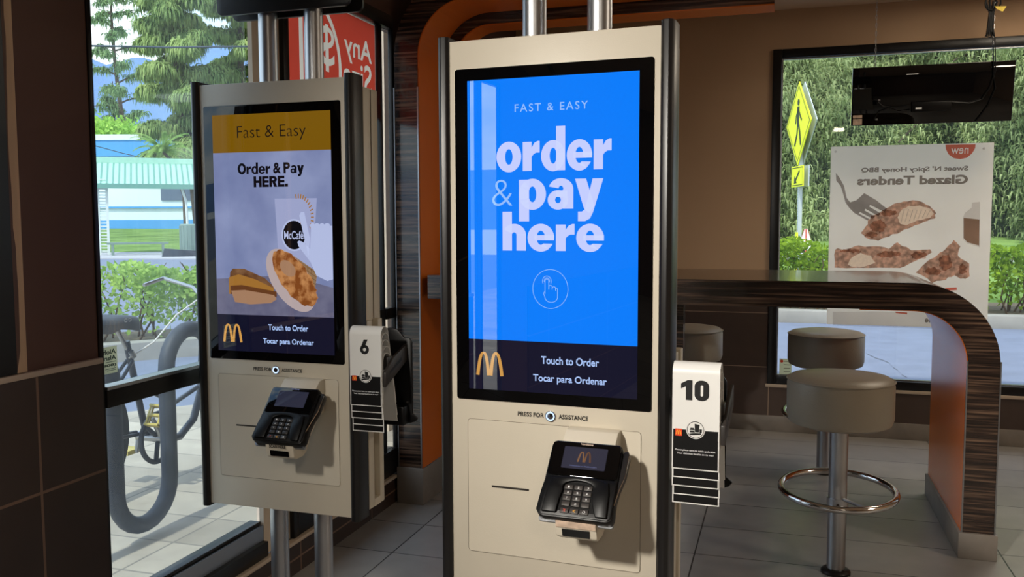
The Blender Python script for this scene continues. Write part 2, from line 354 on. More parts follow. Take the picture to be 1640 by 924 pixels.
struct(mb.build('wall_back_tile', 'wall_tile_back'))
struct(MB().box(XL, XR, YB-.025, YB+.02, 0, .102).build('baseboard_back', 'base_tile', bevel=.003))
struct(MB().box(WX0-.01, WX1+.01, YB-.022, YB+.03, WZ0-.02, WZ0+.001).build('trim_1', 'beige_trim', bevel=.003))
w1 = thing('window_1', None, None); struct(w1)
fr = MB(); t = .055
fr.box(WX0, WX0+t, YB-.02, YB+.08, WZ0, WZ1); fr.box(WX1-t, WX1, YB-.02, YB+.08, WZ0, WZ1); fr.box(WX0+t, WX1-t, YB-.02, YB+.08, WZ1-t, WZ1); fr.box(WX0+t, WX1-t, YB-.02, YB+.08, WZ0, WZ0+t)
fr.box(1.95, 2.0, YB-.0, YB+.08, WZ0+t, WZ1-t)
fr.build('window_frame', 'frame_black', w1, bevel=.004)
gb = MB(); u = .008; a0, a1, b0, b1 = WX0+t, WX1-t, WZ0+t, WZ1-t
gb.box(a0, a0+u, YB+.0, YB+.03, b0, b1); gb.box(a0+u, a1, YB+.0, YB+.03, b1-u, b1); gb.box(a0+u, a1, YB+.0, YB+.03, b0, b0+u)
gb.build('glazing_bead', 'alu', w1)
MB().box(a0, 1.95, YB+.035, YB+.043, b0, b1).build('glass_pane', 'glass_clear', w1)
MB().box(2.0, a1, YB+.035, YB+.043, b0, b1).build('glass_pane', 'glass_clear', w1)

# left wall: solid pieces round the openings
ZH = 2.25
mb = MB()
def lw(y0, y1, z0, z1): mb.box(XL-.15, XL, y0, y1, z0, z1)
lw(YN, -1.05, 0, ZC); lw(-.30, 1.95, 0, ZC); mb.box(XL-.02, XL, -1.05, -.30, 2.1, ZC); mb.box(XL-.02, XL, -.42, -.385, .05, 2.1); mb.box(XL-.02, XL, -1.05, -.66, .05, 2.1)
lw(1.95, YB, ZH+.05, ZC); mb.box(XL-.02, XL, 3.88, 4.3, 0, ZH+.05); lw(4.3, YB, 0, ZH+.05)
struct(mb.build('wall_left', 'wall_dark'))
struct(MB().box(XL-.15, XL, 1.95, 3.88, 0, .14).build('wall_left_sill', 'wall_tile_left'))
mb = MB(); mb.box(XL, XL+.012, YN, -1.05, 0, .975); mb.box(XL, XL+.012, -.30, 1.945, 0, .975); struct(mb.build('wall_left_tile', 'wall_tile_left'))
mb = MB(); mb.box(XL, XL+.018, -.30, 1.945, .975, .99); struct(mb.build('trim_2', 'beige_trim', bevel=.003))
struct(MB().box(XL, XL+.03, 1.945, 3.80, .135, .15).build('trim_3', 'beige_trim', bevel=.003))
struct(MB().box(XL-.022, XL-.004, 2.722, 2.895, .15, ZH+.05).build('wall_left_pier', 'exterior_beige'))
struct(MB().box(-2.95, -2.45, 5.2, 5.7, -.1, ZC).build('wall_left_exterior_pier', 'exterior_beige'))
w2 = thing('window_2', None, None); struct(w2)
fr = MB(); X0, X1 = XL-.06, XL+.015
fr.box(X0, X1-.010, 1.945, 1.962, .15, ZH+.06); fr.box(X0, X0+.02, 1.962, 1.985, .15, ZH+.06); fr.box(X0, X1, 1.962, 2.72, ZH, ZH+.06); fr.box(X0, X1, 1.962, 2.72, .15, .205); fr.box(X0, X1-.030, 1.962, 2.72, .262, .275)
fr.box(X0, X1-.005, 1.962, 2.72, .845, .895)
fr.build('window_frame', 'frame_black', w2, bevel=.003)
MB().box(X0+.005, X1-.020, 1.962, 2.72, .2055, .2615).build('sill_strip', 'alu', w2)
MB().box(X0+.03, X1-.003, 1.962, 2.72, .8955, .905).build('rail_cap', 'alu', w2)
MB().box(XL-.035, XL-.028, 1.98, 2.715, .275, .845).build('glass_pane', 'glass_left', w2)
MB().box(XL-.035, XL-.028, 1.98, 2.715, .905, ZH).build('glass_pane', 'glass_left', w2)
w3 = thing('window_3', None, None); struct(w3)
fr = MB()
fr.box(X0, X1, 2.895, 2.935, .15, ZH+.06); fr.box(XL-.03, XL+.004, 3.735, 3.752, .15, ZH+.06); fr.box(XL-.02, XL+.004, 3.862, 3.88, .15, ZH+.06)
fr.box(X0, X1, 2.935, 3.85, ZH, ZH+.06); fr.box(X0, X1-.003, 2.935, 3.85, .15, .27); fr.box(XL-.03, X1-.005, 3.752, 3.862, .90, .95); fr.box(X0, X1-.005, 2.935, 3.735, .90, .95)
fr.build('window_frame', 'frame_black', w3, bevel=.003)
MB().box(XL-.035, XL-.028, 2.935, 3.735, .27, .90).build('glass_pane', 'glass_left', w3)
MB().box(XL-.035, XL-.028, 2.935, 3.735, .95, ZH).build('glass_pane', 'glass_left', w3)
MB().box(XL-.018, XL-.012, 3.752, 3.862, .27, .90).build('glass_pane', 'glass_clear', w3)
MB().box(XL-.018, XL-.012, 3.752, 3.862, .95, ZH).build('glass_pane', 'glass_clear', w3)
w4 = thing('window_4', None, None); struct(w4)
fr = MB(); X0, X1 = XL-.02, XL+.004; fr.box(X0, X1, -.43, -.42, .05, 2.1); fr.box(X0, X1, -.67, -.66, .05, 2.1); fr.box(X0, X1, -.66, -.43, 2.08, 2.1); fr.box(X0, X1, -.66, -.43, .05, .08)
fr.build('window_frame', 'frame_black', w4)
MB().box(XL-.014, XL-.008, -.66, -.43, .08, 2.08).build('glass_pane', 'glass_clear', w4)
MB().box(XL-.014, XL-.008, -.385, -.30, .05, 2.1).build('glass_pane', 'glass_clear', w4)

# ================================================================== LIGHTS OF THE ROOM, AND ONE ADDED
def ceiling_light(x, y, power, lab, size=.55, color=(1, .86, .68)):
    t = thing('ceiling_light', lab, 'ceiling light', (x, y, ZC))
    h = size/2
    fr = MB(); fr.box(-h-.03, h+.03, -h-.03, -h, -.02, 0); fr.box(-h-.03, h+.03, h, h+.03, -.02, 0); fr.box(-h-.03, -h, -h, h, -.02, 0); fr.box(h, h+.03, -h, h, -.02, 0)
    fr.build('frame', 'beige_trim', t)
    if 'diffuser' not in MATS:
        m = screen_mat('diffuser', (255, 236, 205), 3.0)
    MB().box(-h, h, -h, h, -.008, -.002).build('diffuser', 'diffuser', t)
    l = bpy.data.lights.new('lamp', 'AREA'); l.size = size*.95; l.energy = power*ROOM; l.color = color
    o = bpy.data.objects.new('lamp', l); col.objects.link(o); o.parent = t; o.location = (0, 0, -.03)
ceiling_light(.9, -1.6, 26, 'square ceiling light panel behind the camera, towards the middle of the room')
ceiling_light(3.1, 2.2, 34, 'square ceiling light panel to the right of the stools and counter')
ceiling_light(1.3, 4.95, 14, 'square ceiling light panel over the far side of the counter')
def added_spot(pos, aim, power, spread, lab, size=.22):
    t = thing('added_spotlight', lab, 'spotlight', (pos[0], pos[1], ZC))
    MB().box(-.02, .02, -.35, .35, -.03, 0).build('track', 'black_trim', t)
    d = (Vector(aim)-Vector(pos)).normalized(); c = Vector((0, 0, pos[2]-ZC))
    MB().tube([(0, 0, -.03), c], .010, 10).build('stem', 'black_trim', t)
    q = d.to_track_quat('-Z', 'Y')
    hd = MB(Matrix.Translation(c) @ q.to_matrix().to_4x4()); hd.strip(ell(0, 0, size*.62, size*.62), ell(0, 0, size*.56, size*.56), -.10, .05, 'z', closed=True); hd.prism(ell(0, 0, size*.58, size*.58), .04, .06, 'z')
    hd.build('lamp_head', 'black_trim', t)
    l = bpy.data.lights.new('lamp', 'AREA'); l.shape = 'DISK'; l.size = size; l.energy = power*ROOM; l.color = (1, .94, .84); l.spread = R(spread)
    o = bpy.data.objects.new('lamp', l); col.objects.link(o); o.parent = t; o.rotation_mode = 'QUATERNION'; o.rotation_quaternion = q; o.location = c+d*.02
added_spot((-1.40, -.75, 2.47), (.1, 1.9, .9), 17, 66, 'added black spotlight, unseen behind the camera at the left, standing in for window daylight', size=.23)  # added lamp with no seen fixture, stands in for daylight from the left

# ================================================================== PORTAL AND COUNTER
FY = 3.84
def L_path(x0, xr, z1, r, zb):            # up a post, round the corner, along the top
    return [(x0, zb)]+arc(x0+r, z1-r, r, r, 180, 90, 20)+[(xr, z1)]
portal = thing('portal_arch', 'tall dark wood portal with orange lining rising beside the left window and crossing overhead', 'archway', (-1.7, FY, 0))
def child_mesh(mb, *a, **k):               # world-space mesh parented to a thing
    p = a[2] if len(a) > 2 else k['parent']
    o = mb.build(*a, **k); o.matrix_parent_inverse = Matrix.Translation(-Vector(p.location)) if not any(p.rotation_euler) else p.matrix_basis.inverted(); return o
XE = -.062
out1 = L_path(-1.757, XE, 2.495, .37, .178); in1 = L_path(-1.640, XE, 2.372, .25, .178)
child_mesh(MB().strip(out1, in1, FY, FY+.30), 'wood_frame', 'wood', portal)
lin = L_path(-1.6395, XE, 2.3715, .25, .178); lin2 = L_path(-1.634, XE, 2.366, .245, .178)
child_mesh(MB().strip(lin, lin2, FY+.003, FY+.30), 'orange_lining', 'orange', portal)
out2 = L_path(-1.70, XE, 2.43, .30, .178); in2 = L_path(-1.580, XE, 2.314, .19, .178)
child_mesh(MB().strip(out2, in2, FY+.305, FY+.46), 'recessed_wood_frame', 'wood', portal)
lin = L_path(-1.5795, XE, 2.3135, .19, .178); lin2 = L_path(-1.574, XE, 2.308, .185, .178)
child_mesh(MB().strip(lin, lin2, FY+.308, FY+.46), 'recessed_orange_lining', 'orange', portal)
for x in (-1.759, -1.640):
    child_mesh(MB().box(x-.002, x+.003, FY-.004, FY+.004, .178, 1.98), 'edge_trim', 'alu', portal)
child_mesh(MB().box(-1.765, -1.628, FY-.012, FY+.47, 0, .178), 'base', 'base_tile', portal, bevel=.003)

counter = thing('bar_counter', 'dark wood grain bar counter with a rounded waterfall end in front of the right window', 'counter', (.76, FY, 0))
T1 = [(-1.60, 1.106)]+arc(.50, .786, .32, .32, 90, 0, 24)+[(.82, .105)]
T2 = [(-1.60, .996)]+arc(.50, .786, .205, .21, 90, 0, 24)+[(.705, .105)]
D1 = FY+.86
child_mesh(MB().strip(T1, T2, FY, D1), 'wood_top', 'wood', counter)
I1 = [(.30, .9955)]+arc(.50, .786, .2045, .2095, 90, 0, 24)+[(.7045, .105)]
I2 = [(.30, .992)]+arc(.50, .786, .201, .206, 90, 0, 24)+[(.701, .105)]
child_mesh(MB().strip(I1, I2, FY+.003, D1-.003), 'orange_lining', 'orange', counter)
for x in (.703, .822):
    child_mesh(MB().box(x-.0025, x+.0025, FY-.003, FY+.004, .105, .80), 'edge_trim', 'alu', counter)
child_mesh(MB().box(.690, .832, FY-.012, D1+.01, 0, .106), 'base', 'base_tile', counter, bevel=.003)
child_mesh(MB().box(-.60, -.47, D1-.30, D1-.22, 0, .995), 'support_post', 'wood', counter)

# ================================================================== STOOLS
def stool(x, y, lab, ring=True):
    t = thing('bar_stool', lab, 'stool', (x, y, 0), 0, 'bar stools at the counter')
    sr = .194; prof = [(.0, .582), (sr-.03, .582), (sr-.008, .592), (sr, .615), (sr, .738), (sr-.004, .756), (sr-.018, .767), (sr-.06, .774), (.05, .779), (0.0, .779)]
    MB().lathe(prof[1:-1], n=64).build('seat', 'vinyl', t, smooth=True)
    MB().tube([(sr*math.cos(R(a)), sr*math.sin(R(a)), .754) for a in range(0, 360, 6)], .003, 6, closed=True).build('piping', 'vinyl', t, smooth=True)
    MB().tube([(0, 0, .02), (0, 0, .582)], .034, 28).build('pole', 'steel', t, smooth=True)
    rb = MB().tube([(.208*math.cos(R(a)), .208*math.sin(R(a)), .326+.014*math.sin(R(a))) for a in range(0, 360, 5)], .0135, 12, closed=True)
    o = rb.build('foot_ring', 'chrome', t, smooth=True)
    MB().tube([(.03, .2, .336), (0, .03, .300)], .007, 8).build('ring_spoke', 'steel', o, smooth=True); MB().tube([(.10, -.17, .312), (.02, -.025, .296)], .007, 8).build('ring_spoke', 'steel', o, smooth=True)
    MB().tube([(0, 0, .262), (0, 0, .296)], .0395, 28).build('collar', 'steel', t, smooth=True)
    MB().tube([(.0, -.037, .275), (0, -.052, .275)], .006, 8).build('set_screw', 'dark_plastic', t)
    MB().lathe([(.055, 0), (.055, .008), (.05, .014), (.037, .02)], n=40).build('floor_flange', 'black_trim', t, smooth=True)
    return t
stool(.214, 3.54, 'round taupe bar stool in front of the counter, nearest one with the foot ring visible')
stool(.222, 4.956, 'round taupe bar stool on the far side of the counter, directly behind the front stool')
stool(-.508, 4.956, 'round taupe bar stool across the counter, half hidden by the blue kiosk')

# ================================================================== KIOSKS
screen_mat('px_blue', (0, 124, 250)); screen_mat('px_footer', (17, 18, 40), .9); screen_mat('px_white', (196, 206, 255)); screen_mat('px_pale', (150, 190, 250))
screen_mat('px_touch', (170, 196, 245)); screen_mat('px_gold', (205, 150, 75)); screen_mat('px_dim_white', (150, 175, 225))
screen_mat('px_yellow', (118, 84, 6)); screen_mat('px_ink', (8, 8, 14)); screen_mat('px_lav', (136, 146, 184)); screen_mat('px_cup', (154, 161, 198)); screen_mat('px_mitt', (176, 186, 222))
screen_mat('px_table', (106, 106, 130)); screen_mat('px_bun', (128, 92, 62)); screen_mat('px_toast', (124, 68, 28)); screen_mat('px_muffin', (176, 160, 160)); screen_mat('px_egg', (160, 122, 94)); screen_mat('px_cheese', (156, 108, 46)); screen_mat('px_waffle', (140, 112, 82)); screen_mat('px_shade', (98, 104, 142)); screen_mat('px_meat', (98, 58, 30))
screen_mat('px_term', (44, 46, 62), .9); screen_mat('ring_light', (190, 215, 255), 1.6)
# pictures on the second screen vary a little, as a photograph does
def mottle(name, c2, scale, stretch=(1, 1, 1), lo=.4, hi=.6):
    nt = MATS[name].node_tree; N = nt.nodes.new; L = nt.links.new; b = nt.nodes['Principled BSDF']
    tc = N('ShaderNodeTexCoord'); mp = N('ShaderNodeMapping'); mp.inputs['Scale'].default_value = stretch; nz = N('ShaderNodeTexNoise'); nz.inputs['Scale'].default_value = scale; nz.inputs['Detail'].default_value = 4
    rp = N('ShaderNodeValToRGB'); rp.color_ramp.elements[0].position = lo; rp.color_ramp.elements[1].position = hi
    rp.color_ramp.elements[0].color = tuple(b.inputs['Emission Color'].default_value); rp.color_ramp.elements[1].color = (*srgb(*c2), 1)
    L(tc.outputs['Object'], mp.inputs[0]); L(mp.outputs[0], nz.inputs['Vector']); L(nz.outputs[0], rp.inputs[0]); L(rp.outputs[0], b.inputs['Emission Color'])
mottle('px_toast', (184, 128, 78), 45); mottle('px_lav', (98, 109, 152), 5, lo=.35, hi=.75); mottle('px_bun', (92, 58, 34), 18); mottle('px_table', (92, 92, 118), 14)

def ring(mb, cx, cz, rx, rz, ix, iz, y, a0=0, a1=360, n=40, icx=None, icz=None):
    icx = cx if icx is None else icx; icz = cz if icz is None else icz
    o = arc(cx, cz, rx, rz, a0, a1, n); i = arc(icx, icz, ix, iz, a0, a1, n)
    mb.add([(p[0], y, p[1]) for p in o]+[(p[0], y, p[1]) for p in i], [(k, k+1, n+2+k, n+1+k) for k in range(n)]); return mb
# heavy grotesque letters drawn by hand; x-height 1, stem .42
def heavy(ch, s=.42):
    mb = MB(); q = lambda x0, x1, z0, z1: mb.flat([(x0, z0), (x1, z0), (x1, z1), (x0, z1)]); ri = .53-.62*s; C = 1.42
    if ch == 'o': ring(mb, .6, .5, .6, .53, .6-s, ri, 0); w = 1.2
    elif ch == 'r': q(0, s, 0, 1); k = 1-.9*s; mb.flat([(s, k-.14), (s+.08, k-.06), (s+.2, k), (.8, k), (.8, 1.02), (.7, 1.02), (.55, .96), (s, .8)]); w = .8
    elif ch == 'd': ring(mb, .56, .5, .56, .53, .58-s, ri, 0); q(1.12-s, 1.12, 0, 1.5); w = 1.12
    elif ch == 'e':
        ring(mb, .58, .5, .58, .53, .6-s, ri, 0, 0, 305, 44); q(.3, 1.16-.02, .5-.24*s, .5+.24*s); w = 1.16
        if s > .35: mb.flat([(.74, .40), (.74, .6), (1.16, .6), (1.16, .40)]); mb.flat([(.683, .279), (.6, .16), (.913, .066), (1.05, .2), (1.1, .27)])
    elif ch == 'p': ring(mb, .56, .5, .56, .53, .58-s, ri, 0); q(0, s, -.42, 1); w = 1.12
    elif ch == 'a':
        q(1.04-s, 1.04, 0, .66); ring(mb, .54, .66, .50, .37, .52-s, .37-.6*s, 0, 0, 165, 26); ring(mb, .42, .3, .42, .33, .42-.72*s, .33-.52*s, 0); q(.35, .8, .51-.26*s, .51+.26*s); w = 1.04
    elif ch == 'y':
        if s > .35: mb.flat([(0, 1), (.44, 1), (.78, .08), (.56, -.15), (.36, .0)]); mb.flat([(.70, 1), (1.12, 1), (.72, -.12), (.6, -.33), (.4, -.42), (.12, -.42), (.12, -.1), (.28, -.1), (.40, -.02)])
        else: mb.flat([(0, 1), (s*1.15, 1), (.56+s*.5, 0), (.56-s*.5, 0)]); mb.flat([(1.12-s*1.15, 1), (1.12, 1), (.68, -.12), (.56, -.33), (.4, -.42), (.12, -.42), (.12, -.18), (.30, -.18), (.40, -.10), (.46, .02)])
        w = 1.12
    elif ch == 'h': q(0, s, 0, 1.5); q(1.04-s, 1.04, 0, .62); ring(mb, .52, .6, .52, .43, .52-s, .43-.78*s, 0, 0, 150, 24); w = 1.04
    elif ch == 'O': ring(mb, .72, C/2, .72, C/2+.03, .72-s*1.05, C/2+.03-s*.9, 0, n=48); w = 1.44
    elif ch in 'PR':
        q(0, s, 0, C); t = C-.86; ring(mb, .58, C-.43, .5, .43, .5-s, .43-s*.85, 0, -90, 90, 24); q(s, .58, C-s*.85, C); q(s, .58, t, t+s*.85); w = 1.08
        if ch == 'R': mb.flat([(.42, t+.1), (.42+s*1.1, t+.1), (1.12, 0), (1.12-s*1.2, 0)]); w = 1.12
    elif ch == 'H': q(0, s, 0, C); q(1.14-s, 1.14, 0, C); q(s, 1.14-s, C/2-s*.45, C/2+s*.45); w = 1.14
    elif ch == 'E': q(0, s, 0, C); [q(s, .95, z, z+s*.88) for z in (0, C/2-s*.44, C-s*.88)]; w = .95
    elif ch == '.': q(0, s*1.1, 0, s*1.1); w = s*1.1
    elif ch == ' ': w = .3
    else:
        v, f = text_mesh(ch, .03); ax, bx = min(p[0] for p in v), max(p[0] for p in v); az, bz = min(p[1] for p in v), max(p[1] for p in v); k = C/(bz-az)
        mb.add([((p[0]-ax)*k, 0, (p[1]-az)*k) for p in v], f); w = (bx-ax)*k
    return mb, w
def heavy_word(name, s, x0, x1, z0, xh, y, material, parent, stem=.42):
    parts = []; x = 0
    for ch in s: mb, w = heavy(ch, stem); parts.append((mb, x)); x += w+.07
    tot = x-.07; k = (x1-x0)/tot; o = MB()
    for mb, px in parts: o.add([(x0+(p[0]+px)*k, y, z0+p[2]*xh) for p in mb.v], mb.f)
    return o.build(name, material, parent)

def digits(name, s, x0, x1, z0, z1, y, material, parent):
    parts = []; x = 0
    for ch in s:
        mb = MB()
        if ch == '1': mb.flat([(.22, 0), (.52, 0), (.52, 1), (.30, 1), (0, .82), (.0, .56), (.22, .68)]); w = .52
        elif ch == '0':
            o = rrect(0, .66, -.01, 1.01, .30, 8); i = rrect(.27, .39, .22, .78, .06, 8); mb.add([(p[0], 0, p[1]) for p in o]+[(p[0], 0, p[1]) for p in i], [(k, (k+1) % len(o), (k+1) % len(o)+len(o), k+len(o)) for k in range(len(o))]); w = .66
        else:
            ring(mb, .34, .32, .34, .33, .12, .12, 0); mb.flat([(.01, .36), (.30, 1.0), (.60, 1.0), (.30, .40)]); w = .68
        parts.append((mb, x)); x += w+.10
    tot = x-.10; k = (x1-x0)/tot; o = MB()
    for mb, px in parts: o.add([(x0+(p[0]+px)*k, y, z0+p[2]*(z1-z0)) for p in mb.v], mb.f)
    return o.build(name, material, parent)
def terminal(k, lit):
    """card terminal on its cream bracket; returns the part"""
    # frame: origin mid-face, X across, Y up the slope, Z out of the face
    up = Vector((0, .12, .138)).normalized(); nrm = Vector((0, -.138, .12)).normalized()
    M = Matrix(((1, 0, 0), tuple(up), tuple(nrm))).transposed().to_4x4(); M.translation = (.104, -.118, .8125)
    W2, H2 = .079, .088
    body = [(-W2+.010, H2), (-W2+.003, H2-.004), (-W2, H2-.012), (-W2-.001, -.005), (-W2-.004, -.03), (-W2-.006, -H2+.014), (-W2+.002, -H2+.003), (-W2+.012, -H2), (W2-.012, -H2), (W2-.002, -H2+.003), (W2+.002, -H2+.014), (W2, -.03), (W2, H2-.012), (W2-.003, H2-.004), (W2-.010, H2)]
    t = MB(M).prism([(x, y) for x, y in body], -.034, -.004, 'z').build('payment_terminal', 'black_plastic', k, bevel=.003)
    MB(M).prism(rrect(-W2+.003, W2-.003, .004, H2-.004, .008), -.005, .0005, 'z').build('glass_face', 'black_gloss', t, bevel=.0015)
    MB(M).prism(rrect(-W2+.001, W2-.001, -H2+.003, .003, .010), -.005, -.001, 'z').build('keypad_face', 'black_plastic', t, bevel=.0015)
    def tf(poly, z): return [(p[0], p[1], z) for p in poly]
    def plate(name, poly, z, material, parent): return MB(M).add(tf(poly, z), [tuple(range(len(poly)))]).build(name, material, parent)
    plate('screen', rrect(-.048, .048, .022, .073, .002), .0009, 'px_term', t)
    MX = M @ Matrix(((1, 0, 0, 0), (0, 0, 1, 0), (0, -1, 0, 0), (0, 0, 0, 1)))       # flat-artwork axes (x,z) onto the face
    MX = M @ Matrix(((1, 0, 0, 0), (0, 0, 1, 0), (0, -1, 0, .0013), (0, 0, 0, 1)))
    if lit:
        arches(MB(MX), 0, .038, .027, .024, 0).build('arches_logo', 'px_bun', t)
        letter('welcome_lettering', "Welcome to McDonald's", -.03, .03, .027, .0305, 0, 'px_shade', t, M=MX)
    letter('maker_lettering', 'Verifone', -.014, .014, .078, .083, 0, 'worn' if lit else 'px_shade', t, bold=.02, M=MX)
    # hood over the keypad: raised U-shaped wall
    o = [(-.070, -.080), (-.067, -.03), (-.062, -.004)]+arc(0, -.006, .056, .009, 172, 8, 14)+[(.062, -.004), (.067, -.03), (.070, -.082)]
    i = [(-.038, -.080), (-.036, -.05), (-.032, -.030)]+arc(0, -.022, .034, .015, 190, -10, 14)+[(.032, -.030), (.034, -.05), (.046, -.082)]
    MB(M).strip(o, i, -.004, .0065, 'z').build('keypad_hood', 'black_plastic', t, bevel=.0022)
    kp = MB(M).add(tf([(-.040, -.074), (.042, -.074), (.034, -.006), (-.034, -.006)], -.0004), [(0, 1, 2, 3)]).build('keypad', 'black_plastic', t)
    names = ['1', '2', '3', '4', '5', '6', '7', '8', '9', '*', '0', '#']
    for r in range(4):
        for c in range(3):
            x = -.021+c*.021; y = -.021-r*.0125
            MB(M).box(x-.0088, x+.0088, y-.0050, y+.0050, -.001, .0025).build('key', 'key_grey' if lit else 'dark_plastic', t, bevel=.001)
            if r < 3 or c == 1:
                M2 = M @ Matrix(((1, 0, 0, 0), (0, 0, 1, 0), (0, -1, 0, .0028), (0, 0, 0, 1)))
                letter('key_digit', names[r*3+c], x-.0018, x+.0018, y-.0022, y+.0022, 0, 'ink_white', t, bold=.01, M=M2)
    for c, (s, mt) in enumerate((('X', 'ink_red'), ('<', 'logo_gold'), ('O', 'ink_white'))):
        x = -.021+c*.021; MB(M).box(x-.0092, x+.0092, -.0790, -.0680, -.001, .0025).build('key', 'key_grey' if lit else 'dark_plastic', t, bevel=.001)
        M2 = M @ Matrix(((1, 0, 0, 0), (0, 0, 1, 0), (0, -1, 0, .0028), (0, 0, 0, 1)))
        letter('key_symbol', s, x-.003, x+.003, -.0765, -.0705, 0, mt, t, M=M2)
    # card swipe on the right-hand edge
    sw = [(W2+.001, H2-.012), (W2+.011, H2-.010), (W2+.014, H2-.022), (W2+.012, .02), (W2+.004, -.012), (W2-.001, -.05), (W2+.001, -.062), (W2-.004, -.062)]
    MB(M).prism(sw, -.030, -.010, 'z').build('card_swipe', 'black_trim', t, bevel=.002)
    MB(M).tube([(W2+.0135, H2-.018, -.009), (W2+.0125, .018, -.009), (W2+.0045, -.012, -.009), (W2-.001, -.052, -.006), (W2-.018, -.060, -.003)], .0011, 6).build('chrome_edge', 'chrome', t, smooth=True)
    MB(M).prism(rrect(-W2-.004, W2, -H2-.001, -H2+.012, .006), -.036, -.030, 'z').build('bumper_edge', 'alu', t)
    # bracket and scanner
    b = MB().prism([(0, .897), (-.030, .895), (-.062, .868), (-.150, .762), (-.150, .745), (-.085, .745), (-.04, .79), (0, .80)], .045, .164, 'x').build('terminal_bracket', 'cream', k, bevel=.003)
    s = MB().prism([(-.152, .752), (-.160, .735), (-.154, .697), (-.14, .690), (-.105, .690), (-.085, .700), (-.070, .725), (-.070, .76)], .060, .150, 'x').build('barcode_scanner', 'cream', k, bevel=.004)
    MB().add([(.075, -.1592, .716), (.135, -.1592, .716), (.135, -.1555, .699), (.075, -.1555, .699)], [(0, 1, 2, 3)]).build('scan_window', 'black_gloss', s)
    if not lit: letter('scan_lettering', 'SCAN HERE', .075, .128, .724, .733, -.1622, 'ink_black', s, bold=.03)
    else: MB().add([(.062, -.1615, .733), (.148, -.1615, .733), (.148, -.1605, .719), (.062, -.1605, .719)], [(0, 1, 2, 3)]).build('worn_strip', 'worn', s)
    return t

